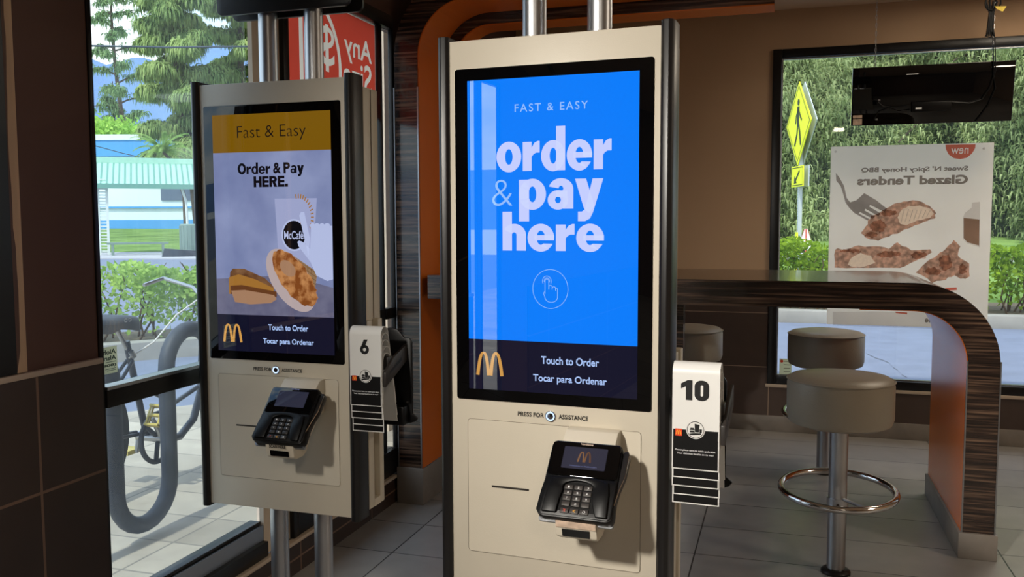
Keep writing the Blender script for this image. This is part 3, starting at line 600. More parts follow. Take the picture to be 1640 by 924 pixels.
def kiosk(x, y, a, label, content, rack_u, tent_u):
    k = thing('ordering_kiosk', label, 'kiosk', (x, y, 0), a, 'self ordering kiosks')
    MB().box(-.246, .246, 0, .060, .485, 1.767).build('housing', 'cream', k, bevel=.002)
    for s in (-1, 1):
        poly = [(.244, -.004), (.250, -.010), (.262, -.012), (.270, -.006), (.273, .004), (.273, .056), (.268, .060), (.244, .060)]
        MB().prism([(s*p[0], p[1]) for p in poly], .477, 1.777, 'z').build('side_trim', 'black_trim', k, bevel=.0015)
    for s in (-.079, .079):
        MB().tube([(s, .120, 0.012), (s, .120, ZC)], .0285, 32, cap=False).build('pole', 'steel', k, smooth=True)
        MB().lathe([(.055, 0), (.055, .006), (.030, .010)], (s, .120, 0), 32).build('pole_flange', 'steel', k, smooth=True)
    # unit facing the other way on the same poles
    rear = MB().box(-.250, .250, .100, .196, .500, 1.755).build('twin_housing', 'cream', k, bevel=.004)
    for s in (-1, 1):
        MB().box(s*.2502, s*.2515, .146, .150, .50, 1.75).build('side_groove', 'seam', rear)
        MB().box(s*.250, s*.270, .066, .100, .492, 1.062).build('side_ledge', 'cream', rear, bevel=.002)
        MB().box(s*.250, s*.270, .138, .166, .492, 1.062).build('side_ledge', 'cream', rear, bevel=.002)
        MB().box(s*.250, s*.270, .100, .138, .492, .515).build('side_ledge', 'cream', rear)
    MB().box(-.246, .246, .060, .100, .49, 1.75).build('spacer', 'black_trim', k)
    # header panels high on the poles
    for y0 in (.072, .152):
        MB().prism(rrect(-.227, .227, 1.985, 2.40, .02), y0, y0+.014, 'y').build('header_panel', 'black_trim', k, bevel=.002)
    # glass front of the display
    d = MB().prism(rrect(-.2305, .2305, .941, 1.7025, .006), -.003, .002, 'y').build('display', 'black_gloss', k, bevel=.001)
    y1, y2, y3, y4 = -.0034, -.0038, -.0041, -.0044
    def rect(name, x0, x1, z0, z1, yy, m): return MB().flat([(x0, z0), (x1, z0), (x1, z1), (x0, z1)], yy).build(name, m, d)
    if content == 'blue':
        rect('blue_picture', -.199, .199, 1.084, 1.675, y1, 'px_blue'); rect('footer', -.199, .199, .967, 1.084, y1, 'px_footer')
        letter('slogan_lettering', 'FAST & EASY', -.084, .086, 1.600, 1.6175, y2, 'px_pale', d, bold=.004, space=1.25)
        heavy_word('order_lettering', 'order', -.128, .139, 1.4685, .0645, y2, 'px_white', d)
        heavy_word('pay_lettering', 'pay', -.074, .121, 1.3835, .0655, y2, 'px_white', d)
        heavy_word('here_lettering', 'here', -.114, .123, 1.290, .0585, y2, 'px_white', d)
        letter('ampersand_lettering', '&', -.139, -.090, 1.391, 1.450, y2, 'px_pale', d, bold=-.018)
        ic = MB(); ring(ic, 0, 1.2045, .042, .0445, .0408, .0433, y2, n=48)
        ring(ic, -.008, 1.222, .011, .012, .0098, .0107, y2, -30, 210, 24); ring(ic, -.008, 1.222, .0072, .008, .006, .0068, y2, -20, 200, 20)
        w = .0013
        ic.ribbon([(-.0125, 1.193), (-.0125, 1.222)]+arc(-.008, 1.222, .0045, .005, 180, 0, 8)+[(-.0035, 1.222), (-.0035, 1.203)], w, y2)
        ic.ribbon([(-.0035, 1.203)]+arc(.0005, 1.209, .004, .004, 180, 0, 6)+[(.0045, 1.203)]+arc(.0085, 1.206, .004, .004, 180, 0, 6)+[(.0125, 1.201)]+arc(.0145, 1.2035, .0025, .003, 140, 0, 6)+[(.017, 1.19)]+arc(.002, 1.187, .0150, .0125, 0, -180, 14)+[(-.0165, 1.195), (-.0125, 1.1985)], w, y2)
        ic.build('touch_icon', 'px_pale', d)
    else:
        rect('yellow_banner', -.199, .199, 1.563, 1.675, y1, 'px_yellow'); rect('breakfast_picture', -.199, .199, 1.078, 1.563, y1, 'px_lav'); rect('footer', -.199, .199, .967, 1.078, y1, 'px_footer')
        letter('slogan_lettering', 'Fast & Easy', -.113, .118, 1.594, 1.640, y2, 'px_ink', d, bold=-.012)
        heavy_word('order_lettering', 'Order & Pay', -.114, .110, 1.4985, .0225, y2, 'px_ink', d, stem=.37)
        heavy_word('here_lettering', 'HERE.', -.060, .056, 1.4595, .0225, y2, 'px_ink', d, stem=.37)
        MB().flat([(-.199, 1.078), (.199, 1.078), (.199, 1.165), (.05, 1.20), (-.199, 1.185)], y2).build('table_picture', 'px_table', d)
        MB().flat([(.01, 1.425), (.15, 1.425), (.125, 1.15), (.025, 1.15)], y3-.0001).build('cup_picture', 'px_cup', d)
        rays = MB()
        for q in range(-30, 101, 10):
            c, s = math.cos(R(q)), math.sin(R(q)); rays.ribbon([(.09+.040*c, 1.37+.055*s), (.09+.05*c, 1.37+.068*s)], .0035, y4)
        rays.build('sun_ray_picture', 'px_cheese', d); rays = MB()
        for q in range(60, 300, 20):
            c, s = math.cos(R(q)), math.sin(R(q)); rays.ribbon([(.08+.026*c, 1.325+.026*s), (.08+.034*c, 1.325+.034*s)], .002, y4-.0002)
        rays.build('badge_ray_picture', 'px_cheese', d)
        MB().flat(ell(.073, 1.318, .042, .047), y4-.0001).build('badge_ring_picture', 'px_mitt', d)
        MB().flat(ell(.073, 1.318, .037, .042), y4-.0003).build('badge_picture', 'px_ink', d)
        letter('cup_lettering', 'McCafé', .040, .104, 1.306, 1.330, y4-.0005, 'px_mitt', d, bold=.01)
        MB().flat([(.062, 1.262), (.148, 1.21), (.14, 1.165), (.05, 1.225)], y4-.0001).build('sleeve_picture', 'px_waffle', d)
        sl = MB()
        for q in range(7): sl.ribbon([(.056+q*.012, 1.266-q*.0075), (.05+q*.0135, 1.225-q*.0085)], .0012, y4-.0003)
        for q in range(4): sl.ribbon([(.06-.002*q, 1.258-q*.010), (.146-.001*q, 1.206-q*.011)], .0012, y4-.0003)
        sl.build('sleeve_pattern_picture', 'px_bun', d)
        MB().flat([(.13, 1.335)]+arc(.135, 1.345, .008, .008, 180, 30, 5)+arc(.150, 1.345, .008, .008, 150, 30, 5)+arc(.166, 1.345, .008, .008, 150, 30, 5)+arc(.183, 1.345, .009, .008, 150, 0, 5)+[(.199, 1.345), (.199, 1.19), (.18, 1.185), (.145, 1.20), (.128, 1.235), (.126, 1.28)], y4-.0006).build('mitten_picture', 'px_mitt', d)
        MB().flat([(.125, 1.31), (.108, 1.385), (.098, 1.385), (.092, 1.375), (.12, 1.255)], y4-.0007).build('finger_picture', 'px_mitt', d)
        MB().flat([(.13, 1.235), (.088, 1.285), (.084, 1.298), (.09, 1.302), (.10, 1.299), (.135, 1.27)], y4-.0007).build('thumb_picture', 'px_mitt', d)
        # sandwich and toasted muffin
        MB().flat([(-.15, 1.205), (-.14, 1.217), (-.10, 1.217), (-.03, 1.19), (.0, 1.165), (.0, 1.14), (-.155, 1.15)], y3).build('upper_bun_picture', 'px_bun', d)
        MB().flat([(-.155, 1.19), (-.12, 1.20), (-.06, 1.185), (.0, 1.16), (.0, 1.135), (-.155, 1.14)], y3-.0002).build('cheese_picture', 'px_cheese', d)
        MB().flat([(-.15, 1.165), (-.11, 1.168), (.01, 1.15), (.01, 1.135), (-.15, 1.14)], y3-.0003).build('sausage_picture', 'px_meat', d)
        MB().flat([(-.148, 1.15), (-.10, 1.153), (.0, 1.14), (.01, 1.128), (-.01, 1.116), (-.08, 1.110), (-.135, 1.116)], y3-.0004).build('lower_bun_picture', 'px_egg', d)
        MB().flat(ell(.058, 1.185, .108, .060, 40, -52), y4-.0004).build('muffin_picture', 'px_muffin', d)
        tp = [(p[0]*(1+.02*math.sin(i*2.7)), p[1]+.003*math.sin(i*1.9)) for i, p in enumerate(ell(.072, 1.192, .101, .046, 40, -50))]
        MB().flat(tp, y4-.0009).build('toast_picture', 'px_toast', d)
        MB().flat(ell(.050, 1.220, .030, .020, 24, -40), y4-.0011).build('butter_picture', 'px_egg', d)
    arches(MB(), -.147, .994 if content != 'blue' else 1.0, .060, .054, y2).build('arches_logo', 'px_gold', d)
    letter('touch_lettering', 'Touch to Order', -.022, .113, 1.034, 1.052, y2, 'px_touch', d, bold=.02)
    letter('touch_lettering', 'Tocar para Ordenar', -.041, .131, .989, 1.010, y2, 'px_touch', d, bold=.02)
    # assistance button
    b = MB().prism(ell(0, .915, .0125, .0125), -.004, 0, 'y').build('assistance_button', 'chrome', k, bevel=.001)
    rl = MB(); ring(rl, 0, .915, .0105, .0105, .0072, .0072, -.0043); rl.build('light_ring', 'ring_light', b)
    letter('button_lettering', 'PRESS FOR', -.079, -.016, .910, .9205, -.0012, 'ink_black', k, bold=.02)
    letter('button_lettering', 'ASSISTANCE', .019, .088, .910, .9205, -.0012, 'ink_black', k, bold=.02)
    pn = MB().prism(rrect(-.2035, .2075, .5775, .8945, .008), -.0015, .004, 'y').build('service_panel', 'cream', k)
    o = rrect(-.2042, .2082, .5768, .8952, .008); i = rrect(-.2032, .2072, .5778, .8942, .007)
    MB().add([(p[0], -.0017, p[1]) for p in o]+[(p[0], -.0017, p[1]) for p in i], [(j, (j+1) % len(o), (j+1) % len(o)+len(o), j+len(o)) for j in range(len(o))]).build('panel_seam', 'seam', pn)
    MB().box(-.144, -.052, -.0022, .002, .736, .7405).build('receipt_slot', 'slot', k)
    terminal(k, content == 'blue')
    # rack for table tents, on the right-hand side
    u0 = rack_u
    rp = [(u0-.01, .765), (u0+.05, .765), (u0+.07, .757), (u0+.11, .757), (u0+.124, .762), (u0+.132, .772), (u0+.116, .785), (u0+.116, 1.0), (u0+.108, 1.012), (u0+.09, 1.014), (u0+.07, 1.036), (u0+.045, 1.042), (u0+.02, 1.036), (u0-.01, 1.02)]
    r = MB().prism(rp, .100, .108, 'y').build('tent_rack', 'black_plastic', k, bevel=.002)
    MB().box(tent_u-.002, tent_u+.104, -.020, .012, .935, .9725).build('rack_bar', 'dark_plastic', r, bevel=.003)
    arm = MB().prism([(-.046, .890), (-.046, .932), (.010, .968), (.100, .995), (.100, .945)], tent_u+.1, tent_u+.110, 'x').build('rack_arm', 'dark_plastic', r, bevel=.002)
    MB().prism([(-.02, .925), (-.018, .933), (.06, .962), (.06, .952)], tent_u+.1101, tent_u+.1103, 'x').build('arm_slot', 'black_plastic', r)
    MB().box(u0+.015, u0+.105, .060, .10, .757, .812).build('rack_tray', 'black_plastic', r, bevel=.003)
    for sx, sz in ((.098, .985), (.100, .82)): MB().prism(ell(u0+sx, sz, .003, .003, 12), .098, .1, 'y').build('screw', 'alu', r)
    return k
K1, K2 = (-.4993, 1.9144, R(-3.15)), (-1.4472, 2.2939, R(-.56))
k1 = kiosk(*K1, 'cream self ordering kiosk in front with the bright blue order and pay here screen', 'blue', .262, .284)
k2 = kiosk(*K2, 'cream self ordering kiosk by the left window with the yellow banner and breakfast picture screen', 'food', .282, .273)

# ------------------------------------------------------------------ table tents nested on the racks
def tent_path(top, yf=-.050, th=0.):
    """A-frame profile (y,z) from the foot of the front leaf over the top to the foot of the rear leaf"""
    r = .024-th; cy, cz = yf+.024, top-.024
    return [(yf+th, top-.226)]+arc(cy, cz, r, r, 180, 10, 12)+[(yf+.092-th, top-.212)]
def table_tent(K, u0, i, num, label):
    dz, dy = -.0192*i, .0030*i
    du = (0, .001, -.0005, .0012, -.0002)[i] if i else 0
    Mk = Matrix.Translation((K[0], K[1], 0)) @ Matrix.Rotation(K[2], 4, 'Z')
    top = 1.061+dz
    base = Mk @ Vector((u0+.049+du, dy, top-.25))
    t = thing('table_tent', label, 'table tent', base, K[2], 'numbered table tents on the kiosk racks')
    W = .049; zz = -(top-.25)
    P1 = [(p[0], p[1]+zz) for p in tent_path(top)]; P2 = [(p[0], p[1]+zz) for p in tent_path(top, th=.0016)]
    MB().strip(P1, P2, -W, W, 'x').build('folded_card', 'tent_white', t, smooth=True)
    yf = -.0503; zf = top-.226+zz
    MB().flat([(-W+.0025, zf+.0025), (W-.0025, zf+.0025), (W-.0025, zf+.085), (-W+.0025, zf+.085)], yf).build('black_panel', 'tent_black', t)
    if i == 0:
        digits('number_lettering', num, -.031 if len(num) > 1 else -.016, .027 if len(num) > 1 else .012, zf+.148, zf+.190, yf-.0002, 'ink_black', t)
        MB().flat(ell(0, zf+.086, .0195, .0195), yf-.0003).build('badge_ring', 'tent_white', t)
        bd = MB(); ring(bd, 0, zf+.086, .0178, .0178, .0165, .0165, yf-.0005)
        bd.flat([(-.012, zf+.080), (-.001, zf+.080), (-.002, zf+.084), (-.011, zf+.084)], yf-.0005); bd.flat([(-.0125, zf+.085), (-.001, zf+.085), (-.003, zf+.090), (-.010, zf+.090)], yf-.0005)
        bd.flat([(-.001, zf+.081), (.007, zf+.081), (.0085, zf+.097), (-.002, zf+.099)], yf-.0005); bd.flat([(.0085, zf+.080), (.013, zf+.080), (.0135, zf+.088), (.008, zf+.088)], yf-.0005)
        bd.flat([(-.010, zf+.074), (-.004, zf+.0745), (.012, zf+.077), (.012, zf+.0795), (-.004, zf+.079), (-.013, zf+.077)], yf-.0005)
        bd.build('food_badge', 'ink_black', t)
        rd = MB().flat([(-.042, zf+.071), (-.028, zf+.071), (-.028, zf+.086), (-.042, zf+.086)], yf-.0003).build('red_square', 'ink_red', t)
        arches(MB(), -.035, zf+.074, .010, .009, yf-.0005).build('arches_logo', 'logo_gold', t)
        letter('small_lettering', 'Please place tent on table and relax.', -.042, .042, zf+.0385, zf+.0435, yf-.0003, 'ink_white', t, bold=.01)
        letter('small_lettering', 'Your delicious food is on its way!', -.038, .038, zf+.0315, zf+.0365, yf-.0003, 'ink_white', t, bold=.01)
    return t
ORD = ['', 'second', 'third', 'fourth', 'fifth']
for K, u0, num, where in ((K1, .284, '10', 'the blue screen kiosk'), (K2, .273, '6', 'the breakfast screen kiosk')):
    table_tent(K, u0, 0, num, f'white and black table tent with large number {num} beside {where}')
    for i in range(1, 5):
        table_tent(K, u0, i, num, f'table tent showing only a black lower edge, {ORD[i]} from the front under number {num}')

# ================================================================== HANGING DISPLAY
TVY = 5.55
tl, br_ = on(1366, 110, 'y', TVY), on(1624, 192, 'y', TVY)
TX0, TX1, TZ0, TZ1 = tl.x, br_.x, br_.z-.004, tl.z+.002
tv = thing('hanging_display', 'black stretched display panel hanging on chains before the right window, seen from behind', 'display panel', ((TX0+TX1)/2, TVY, TZ0))
def tvp(mb, *a, **k): o = mb.build(*a, **k); o.matrix_parent_inverse = Matrix.Translation(-tv.location) if o.parent == tv else Matrix(); return o
TILT = Matrix.Translation((0, TVY, TZ1)) @ Matrix.Rotation(R(10), 4, 'X') @ Matrix.Translation((0, -TVY, -TZ1))
tvp(MB(TILT).box(TX0, TX1, TVY, TVY+.035, TZ0, TZ1), 'housing', 'black_gloss', tv, bevel=.003)
tvp(MB(TILT).box(TX0+.012, TX1-.012, TVY+.0352, TVY+.0358, TZ0+.012, TZ1-.012), 'screen', 'px_term', tv)
def chain(mb, x, z0, z1):
    n = int((z1-z0)/.022)
    for i in range(n):
        z = z0+(i+.5)*(z1-z0)/n; h = (z1-z0)/n*.66; q = [(0, .0045*math.cos(R(a)), h*math.sin(R(a))) if i % 2 else (.0045*math.cos(R(a)), 0, h*math.sin(R(a))) for a in range(0, 360, 40)]
        mb.tube([(x+p[0], TVY+.01+p[1], z+p[2]) for p in q], .0013, 5, closed=True)
    return mb
cx1, cx2 = on(1402, 105, 'y', TVY).x, on(1590, 97, 'y', TVY).x
for cx in (cx1, cx2): tvp(chain(MB(), cx, TZ1-.005, ZC), 'chain', 'alu', tv)
p0 = on(1461, 178, 'y', TVY-.02); p1 = on(1526, 160, 'y', TVY-.02)
tvp(MB(TILT).box(p0.x, p1.x, TVY-.03, TVY, p0.z, p1.z), 'power_adapter', 'black_plastic', tv, bevel=.003)
s0, s1 = on(1468, 173, 'y', TVY-.03), on(1478, 170, 'y', TVY-.03); tvp(MB(TILT).box(s0.x, s1.x, TVY-.0315, TVY-.03, s0.z, s1.z), 'adapter_label', 'ink_white', tv)
def px_tube(pts, r, name, m, parent, Y, n=8): return tvp(MB(TILT).tube([on(a, b, 'y', Y) for a, b in pts], r, n), name, m, parent, smooth=True)
px_tube([(1459, 167), (1445, 170), (1430, 171), (1415, 169), (1408, 163)], .0028, 'cable', 'black_plastic', tv, TVY-.012)
px_tube([(1459, 175), (1440, 178), (1424, 172), (1408, 178), (1401, 190)], .0028, 'cable', 'black_plastic', tv, TVY-.016)
px_tube([(1526, 162), (1555, 164), (1575, 158), (1588, 138), (1595, 112), (1592, 60), (1588, 50)], .0032, 'cable', 'black_plastic', tv, TVY-.014)
px_tube([(1566, 194), (1585, 168), (1596, 140), (1592, 115), (1589, 60)], .0032, 'cable', 'black_plastic', tv, TVY-.008)
for a, b in ((1409, 160), (1405, 191)):
    p = on(a, b, 'y', TVY); tvp(MB(TILT).box(p.x-.006, p.x+.006, TVY-.006, TVY, p.z-.005, p.z+.005), 'screw', 'alu', tv)
for (a, b, c, e) in ((1366, 189, 1381, 184), (1366, 200, 1381, 190)):
    p, q = on(a, b, 'y', TVY), on(c, e, 'y', TVY); tvp(MB(TILT).box(p.x+.003, q.x+.003, TVY-.0012, TVY, p.z, q.z), 'rating_label', 'worn', tv)
bundle = MB()
for s in (-6, -2, 2, 6): bundle.tube([on(1586+s*1.0, 58, 'y', TVY-.03), on(1586+s*.6, 42, 'y', TVY-.03), on(1588+s*.5, 20, 'y', TVY-.03), on(1588+s*1.5, 2, 'y', TVY-.03)], .0055, 8)
bundle.tube([on(1587+9*math.cos(R(a)), 6+11*math.sin(R(a)), 'y', TVY-.035) for a in range(0, 360, 20)], .0045, 8, closed=True)
bundle.tube([on(1594+9*math.cos(R(a)), 3+10*math.sin(R(a)), 'y', TVY-.028) for a in range(0, 360, 20)], .0045, 8, closed=True)
bundle.tube([on(1585, 50, 'y', TVY-.03), on(1578, 58, 'y', TVY-.03), on(1587, 60, 'y', TVY-.03), on(1590, 52, 'y', TVY-.03)], .005, 8, closed=True)
bu = tvp(bundle, 'cable_bundle', 'black_plastic', tv, smooth=True)
mat('tag_yellow', (190, 165, 40), .6)
tvp(MB().add([tuple(on(a, b, 'y', TVY-.04)) for a, b in ((1593, 10), (1612, 10), (1606, 19), (1596, 14))], [(0, 1, 2, 3)]), 'warning_tag', 'tag_yellow', tv)

# ================================================================== POSTERS AND STICKERS ON THE GLASS
paper_mat('poster_white', (252, 243, 232), .72); ink_mat('poster_grey', (160, 148, 140)); ink_mat('poster_red', (226, 128, 108)); ink_mat('poster_sauce', (206, 168, 148), .34, 38)
ink_mat('poster_meat', (250, 232, 216), .06, 60); ink_mat('poster_fork', (176, 166, 162), .12, 8); ink_mat('poster_jar', (190, 158, 136), .1, 5); ink_mat('poster_glass', (232, 228, 226)); ink_mat('poster_shade', (214, 186, 172), .25, 30); ink_mat('price_red', (232, 92, 76), .03); ink_mat('price_pale', (240, 150, 130), .03)
PY = YB+.022
ps = thing('food_poster', 'white poster of glazed chicken tenders on the right window, read in reverse from inside', 'poster', (.72, PY, .70))
def pp(pts, y): return [tuple(on(a, b, 'y', y)) for a, b in pts]
def pflat(name, pts, dy, m, par=ps):
    y = PY-dy; o = MB().add(pp(pts, y), [tuple(range(len(pts)))]).build(name, m, par); o.matrix_parent_inverse = Matrix.Translation(-ps.location); return o
def pq(a, b): return (1320+a/2.8875, 220+b/2.8875)        # reading aid: the poster surveyed on an enlarged view
A, B = on(1331, 235, 'y', PY), on(1581, 526, 'y', PY)
o = MB().box(A.x, B.x, PY, PY+.003, B.z-.002, A.z).build('paper', 'poster_white', ps); o.matrix_parent_inverse = Matrix.Translation(-ps.location)
def plet(name, s, px0, px1, py0, py1, m, bold, dy=.0012):
    a, b = on(px0, py1, 'y', PY-dy), on(px1, py0, 'y', PY-dy); o = letter(name, s, a.x, b.x, a.z, b.z, PY-dy, m, ps, bold=bold, mirror=True); o.matrix_parent_inverse = Matrix.Translation(-ps.location); return o
def wp2(pts, dy): return [(v.x, v.z) for v in (on(a, b, 'y', PY-dy) for a, b in pts)]
def psheet(name, polys, dy, m, texts=()):
    v, f = cut_sheet(polys, texts); o = MB(Matrix.Translation((0, PY-dy, 0))).add(v, f).build(name, m, ps); o.matrix_parent_inverse = Matrix.Translation(-ps.location); return o
a, b = on(*pq(587, 77), 'y', PY-.0008), on(*pq(668, 48), 'y', PY-.0008)
psheet('new_badge', [wp2([pq(561, 34), pq(563, 55), pq(575, 78), pq(600, 96), pq(628, 101), pq(660, 94), pq(684, 74), pq(698, 50), pq(700, 32)], .0008)], .0008, 'poster_red', [('new', a.x, b.x, a.z, b.z, True)])
plet('flavour_lettering', "Sweet N' Spicy Honey BBQ", pq(171, 0)[0], pq(667, 0)[0], pq(0, 130)[1], pq(0, 168)[1], 'poster_grey', .03)
plet('name_lettering', 'Glazed Tenders', pq(152, 0)[0], pq(666, 0)[0], pq(0, 172)[1], pq(0, 222)[1], 'poster_grey', .04)
plet('caption_lettering', 'ne', pq(465, 0)[0], pq(500, 0)[0], pq(0, 838)[1], pq(0, 856)[1], 'poster_grey', .03)
def wob(pts, amp=4, k=3, seed=1):
    r = random.Random(seed); o = []
    for i, p in enumerate(pts):
        q = pts[(i+1) % len(pts)]
        for j in range(k): o.append((p[0]+(q[0]-p[0])*j/k+r.uniform(-amp, amp), p[1]+(q[1]-p[1])*j/k+r.uniform(-amp, amp)))
    return [pq(*t) for t in o]
pflat('fork_picture', [pq(*t) for t in ((54, 165), (70, 185), (92, 225), (104, 280), (120, 300), (150, 290), (185, 258), (240, 290), (290, 330), (278, 345), (212, 312), (208, 320), (262, 352), (250, 364), (190, 330), (186, 338), (236, 366), (224, 376), (165, 345), (160, 352), (210, 378), (200, 384), (140, 350), (115, 325), (98, 300), (88, 262), (76, 225), (56, 200))], .0008, 'poster_fork')
top_ = wob([(172, 440), (200, 400), (215, 365), (270, 340), (320, 310), (370, 298), (430, 292), (490, 318), (515, 350), (510, 375), (460, 392), (400, 415), (350, 440), (300, 455), (250, 475), (195, 470)])
bite1 = wob([(340, 370), (352, 340), (390, 318), (440, 316), (490, 330), (508, 352), (490, 372), (430, 385), (380, 405), (352, 400)], 2)
left_ = wob([(48, 515), (100, 518), (160, 500), (240, 505), (300, 512), (340, 488), (400, 520), (480, 515), (500, 530), (420, 570), (350, 604), (200, 606), (48, 602)], 4, 3, 2)
bite2 = wob([(110, 590), (125, 555), (170, 535), (215, 548), (235, 580), (190, 598), (130, 598)], 2, 3, 4)
right_ = wob([(425, 625), (470, 580), (520, 545), (560, 515), (600, 478), (628, 500), (615, 550), (670, 585), (672, 640), (640, 655), (600, 640), (560, 655), (500, 672)], 4, 3, 3)
psheet('tender_picture', [wp2(top_, .001), wp2(bite1, .001)], .001, 'poster_sauce'); psheet('tender_picture', [wp2(left_, .001), wp2(bite2, .001)], .001, 'poster_sauce'); psheet('tender_picture', [wp2(right_, .001)], .001, 'poster_sauce')
psheet('bitten_meat_picture', [wp2(bite1, .0012)], .0012, 'poster_meat'); psheet('bitten_meat_picture', [wp2(bite2, .0012)], .0012, 'poster_meat')
for q in range(7): pflat('meat_fibre_picture', [pq(352+q*20, 398-q*5), pq(356+q*20, 396-q*5), pq(372+q*20, 332+q*1), pq(368+q*20, 332+q*1)], .0014, 'poster_glass')
sp_ = random.Random(9)
for (cx, cy, w_, h_) in ((250, 410, 40, 30), (220, 450, 30, 14), (300, 350, 40, 14), (300, 540, 60, 14), (440, 545, 40, 18), (120, 525, 50, 8), (560, 580, 30, 40), (640, 610, 20, 24), (500, 620, 40, 20)):
    pflat('glaze_shade_picture', wob([(cx+w_*math.cos(R(q)), cy+h_*math.sin(R(q))) for q in range(0, 360, 40)], 5, 3, int(cx)), .0015, 'poster_shade')
pflat('jar_picture', [pq(*t) for t in ((642, 372), (650, 350), (682, 325), (684, 302), (720, 298), (720, 508), (660, 490), (642, 470))], .0008, 'poster_glass')
pflat('sauce_picture', [pq(*t) for t in ((645, 372), (718, 380), (716, 500), (662, 485), (645, 465))], .0010, 'poster_jar')
pflat('red_rule_picture', [pq(*t) for t in ((560, 696), (612, 694), (614, 706), (565, 709))], .0010, 'poster_red'); pflat('red_rule_picture', [pq(*t) for t in ((330, 806), (384, 810), (384, 818), (330, 812))], .0010, 'poster_red')
pflat('shadow_picture', [pq(*t) for t in ((40, 806), (440, 806), (510, 820), (510, 885), (40, 870))], .0007, 'poster_glass')
for a, b in ((53, 66), (738, 52)):
    c = on(*pq(a, b), 'y', PY); o = MB().prism(ell(c.x, c.z, .007, .007, 16), PY-.006, PY, 'y').build('suction_cup', 'poster_glass', ps); o.matrix_parent_inverse = Matrix.Translation(-ps.location)

rp_ = thing('price_poster', 'red poster with large dollar sign in the narrow window behind the breakfast screen kiosk', 'poster', (XL-.02, 3.33, 1.83))
def rbuild(mb, *a): o = mb.build(*a, rp_); o.matrix_parent_inverse = Matrix.Translation(-rp_.location); return o
PXL = XL-.022
rbuild(MB().box(PXL-.003, PXL, 2.938, 3.732, 1.83, 2.248), 'paper', 'poster_white')
# artwork axes: local x runs along +y of the wall, facing the room
MP = Matrix(((0, -1, 0, PXL+.001), (1, 0, 0, 0), (0, 0, 1, 0), (0, 0, 0, 1)))
def yz(px, py): v = on(px, py, 'x', PXL); return v.y, v.z
def tspec(st_, pa, pb): (a, z0), (b, z1) = yz(*pa), yz(*pb); return (st_, a, b, z0, z1, True)
(ca, cz_), (cb, cz2) = yz(440, 85), yz(546, 95)
cc, cr_ = (ca+cb)/2, (cb-ca)/2
(sa, _), (sb, _) = yz(480, 100), yz(485, 100)
edge = [(2.94, 1.832), (3.73, 1.832), (3.73, 2.246), (2.94, 2.246)]
zc0 = 1.99
def cap(pts): return [(max(p[0], 2.941), min(max(p[1], 1.834), 2.244)) for p in pts]
outer_c, inner_c = cap(ell(cc, zc0, cr_, cr_*1.05, 64)), cap(ell(cc, zc0, cr_-.018, cr_*1.05-.018, 64))
v, f = cut_sheet([edge, outer_c], [tspec('Any', (552, 97), (594, 70)), tspec('Size', (550, 142), (594, 108))], -.0022); rbuild(MB(MP).add(v, f), 'red_field', 'price_red')
v, f = cut_sheet([inner_c, [(sa, 1.87), (sb, 1.87), (sb, 2.20), (sa, 2.20)]], [tspec('$', (513, 110), (534, 45))], -.003); rbuild(MB(MP).add(v, f), 'red_disc', 'price_red')

st = thing('window_sticker', 'small white security sticker with reversed dark lettering, low on the left window pane', 'sticker', (XL-.02, 2.02, .93))
def sbuild(o): o.matrix_parent_inverse = Matrix.Translation(-st.location); return o
paper_mat('sticker_white', (236, 236, 214), .6); mat('sticker_green', (34, 62, 52), .6)
SX = XL-.0275
sa_, sb_ = on(160, 602, 'x', SX), on(187, 553, 'x', SX)
sbuild(MB().box(SX-.001, SX, sa_.y, sb_.y, sa_.z, sb_.z).build('paper', 'sticker_white', st, bevel=.0004))
MS = Matrix(((0, -1, 0, SX+.0006), (1, 0, 0, 0), (0, 0, 1, 0), (0, 0, 0, 1)))
hz = sb_.z-sa_.z
for s_t, f0, f1, w0 in (('Aloha', .72, .90, .04), ('Alarm', .50, .67, .04), ('(808)', .24, .36, .06)):
    sbuild(letter('sticker_lettering', s_t, sa_.y+(sb_.y-sa_.y)*w0, sb_.y-(sb_.y-sa_.y)*.08, sa_.z+hz*f0, sa_.z+hz*f1, 0, 'sticker_green', st, bold=.03, mirror=True, M=MS))
for q, w0 in ((.42, .35), (.17, .30), (.11, .40)):
    sbuild(MB(MS).flat([(sa_.y+(sb_.y-sa_.y)*w0, sa_.z+hz*q), (sb_.y-(sb_.y-sa_.y)*.1, sa_.z+hz*q), (sb_.y-(sb_.y-sa_.y)*.1, sa_.z+hz*(q+.02)), (sa_.y+(sb_.y-sa_.y)*w0, sa_.z+hz*(q+.02))]).build('fine_print', 'sticker_green', st))
s2 = thing('window_sticker', 'tiny pale notice sticker in the lower left corner of the right window', 'sticker', (-.01, PY, .385))
a, b = on(1247, 599, 'y', PY), on(1268, 575, 'y', PY)
def s2b(o): o.matrix_parent_inverse = Matrix.Translation(-s2.location); return o
s2b(MB().box(a.x+.004, b.x, PY-.001, PY, a.z, b.z).build('paper', 'sticker_white', s2))
for q in range(4):
    zq = b.z-.014-q*.022; s2b(MB().flat([(a.x+.03, zq-.005), (b.x-.008, zq-.005), (b.x-.008, zq), (a.x+.03, zq)], PY-.0016).build('fine_print', 'poster_grey', s2))
s2b(MB().flat(ell(a.x+.018, b.z-.016, .010, .010, 16), PY-.0016).build('emblem', 'ink_red', s2))

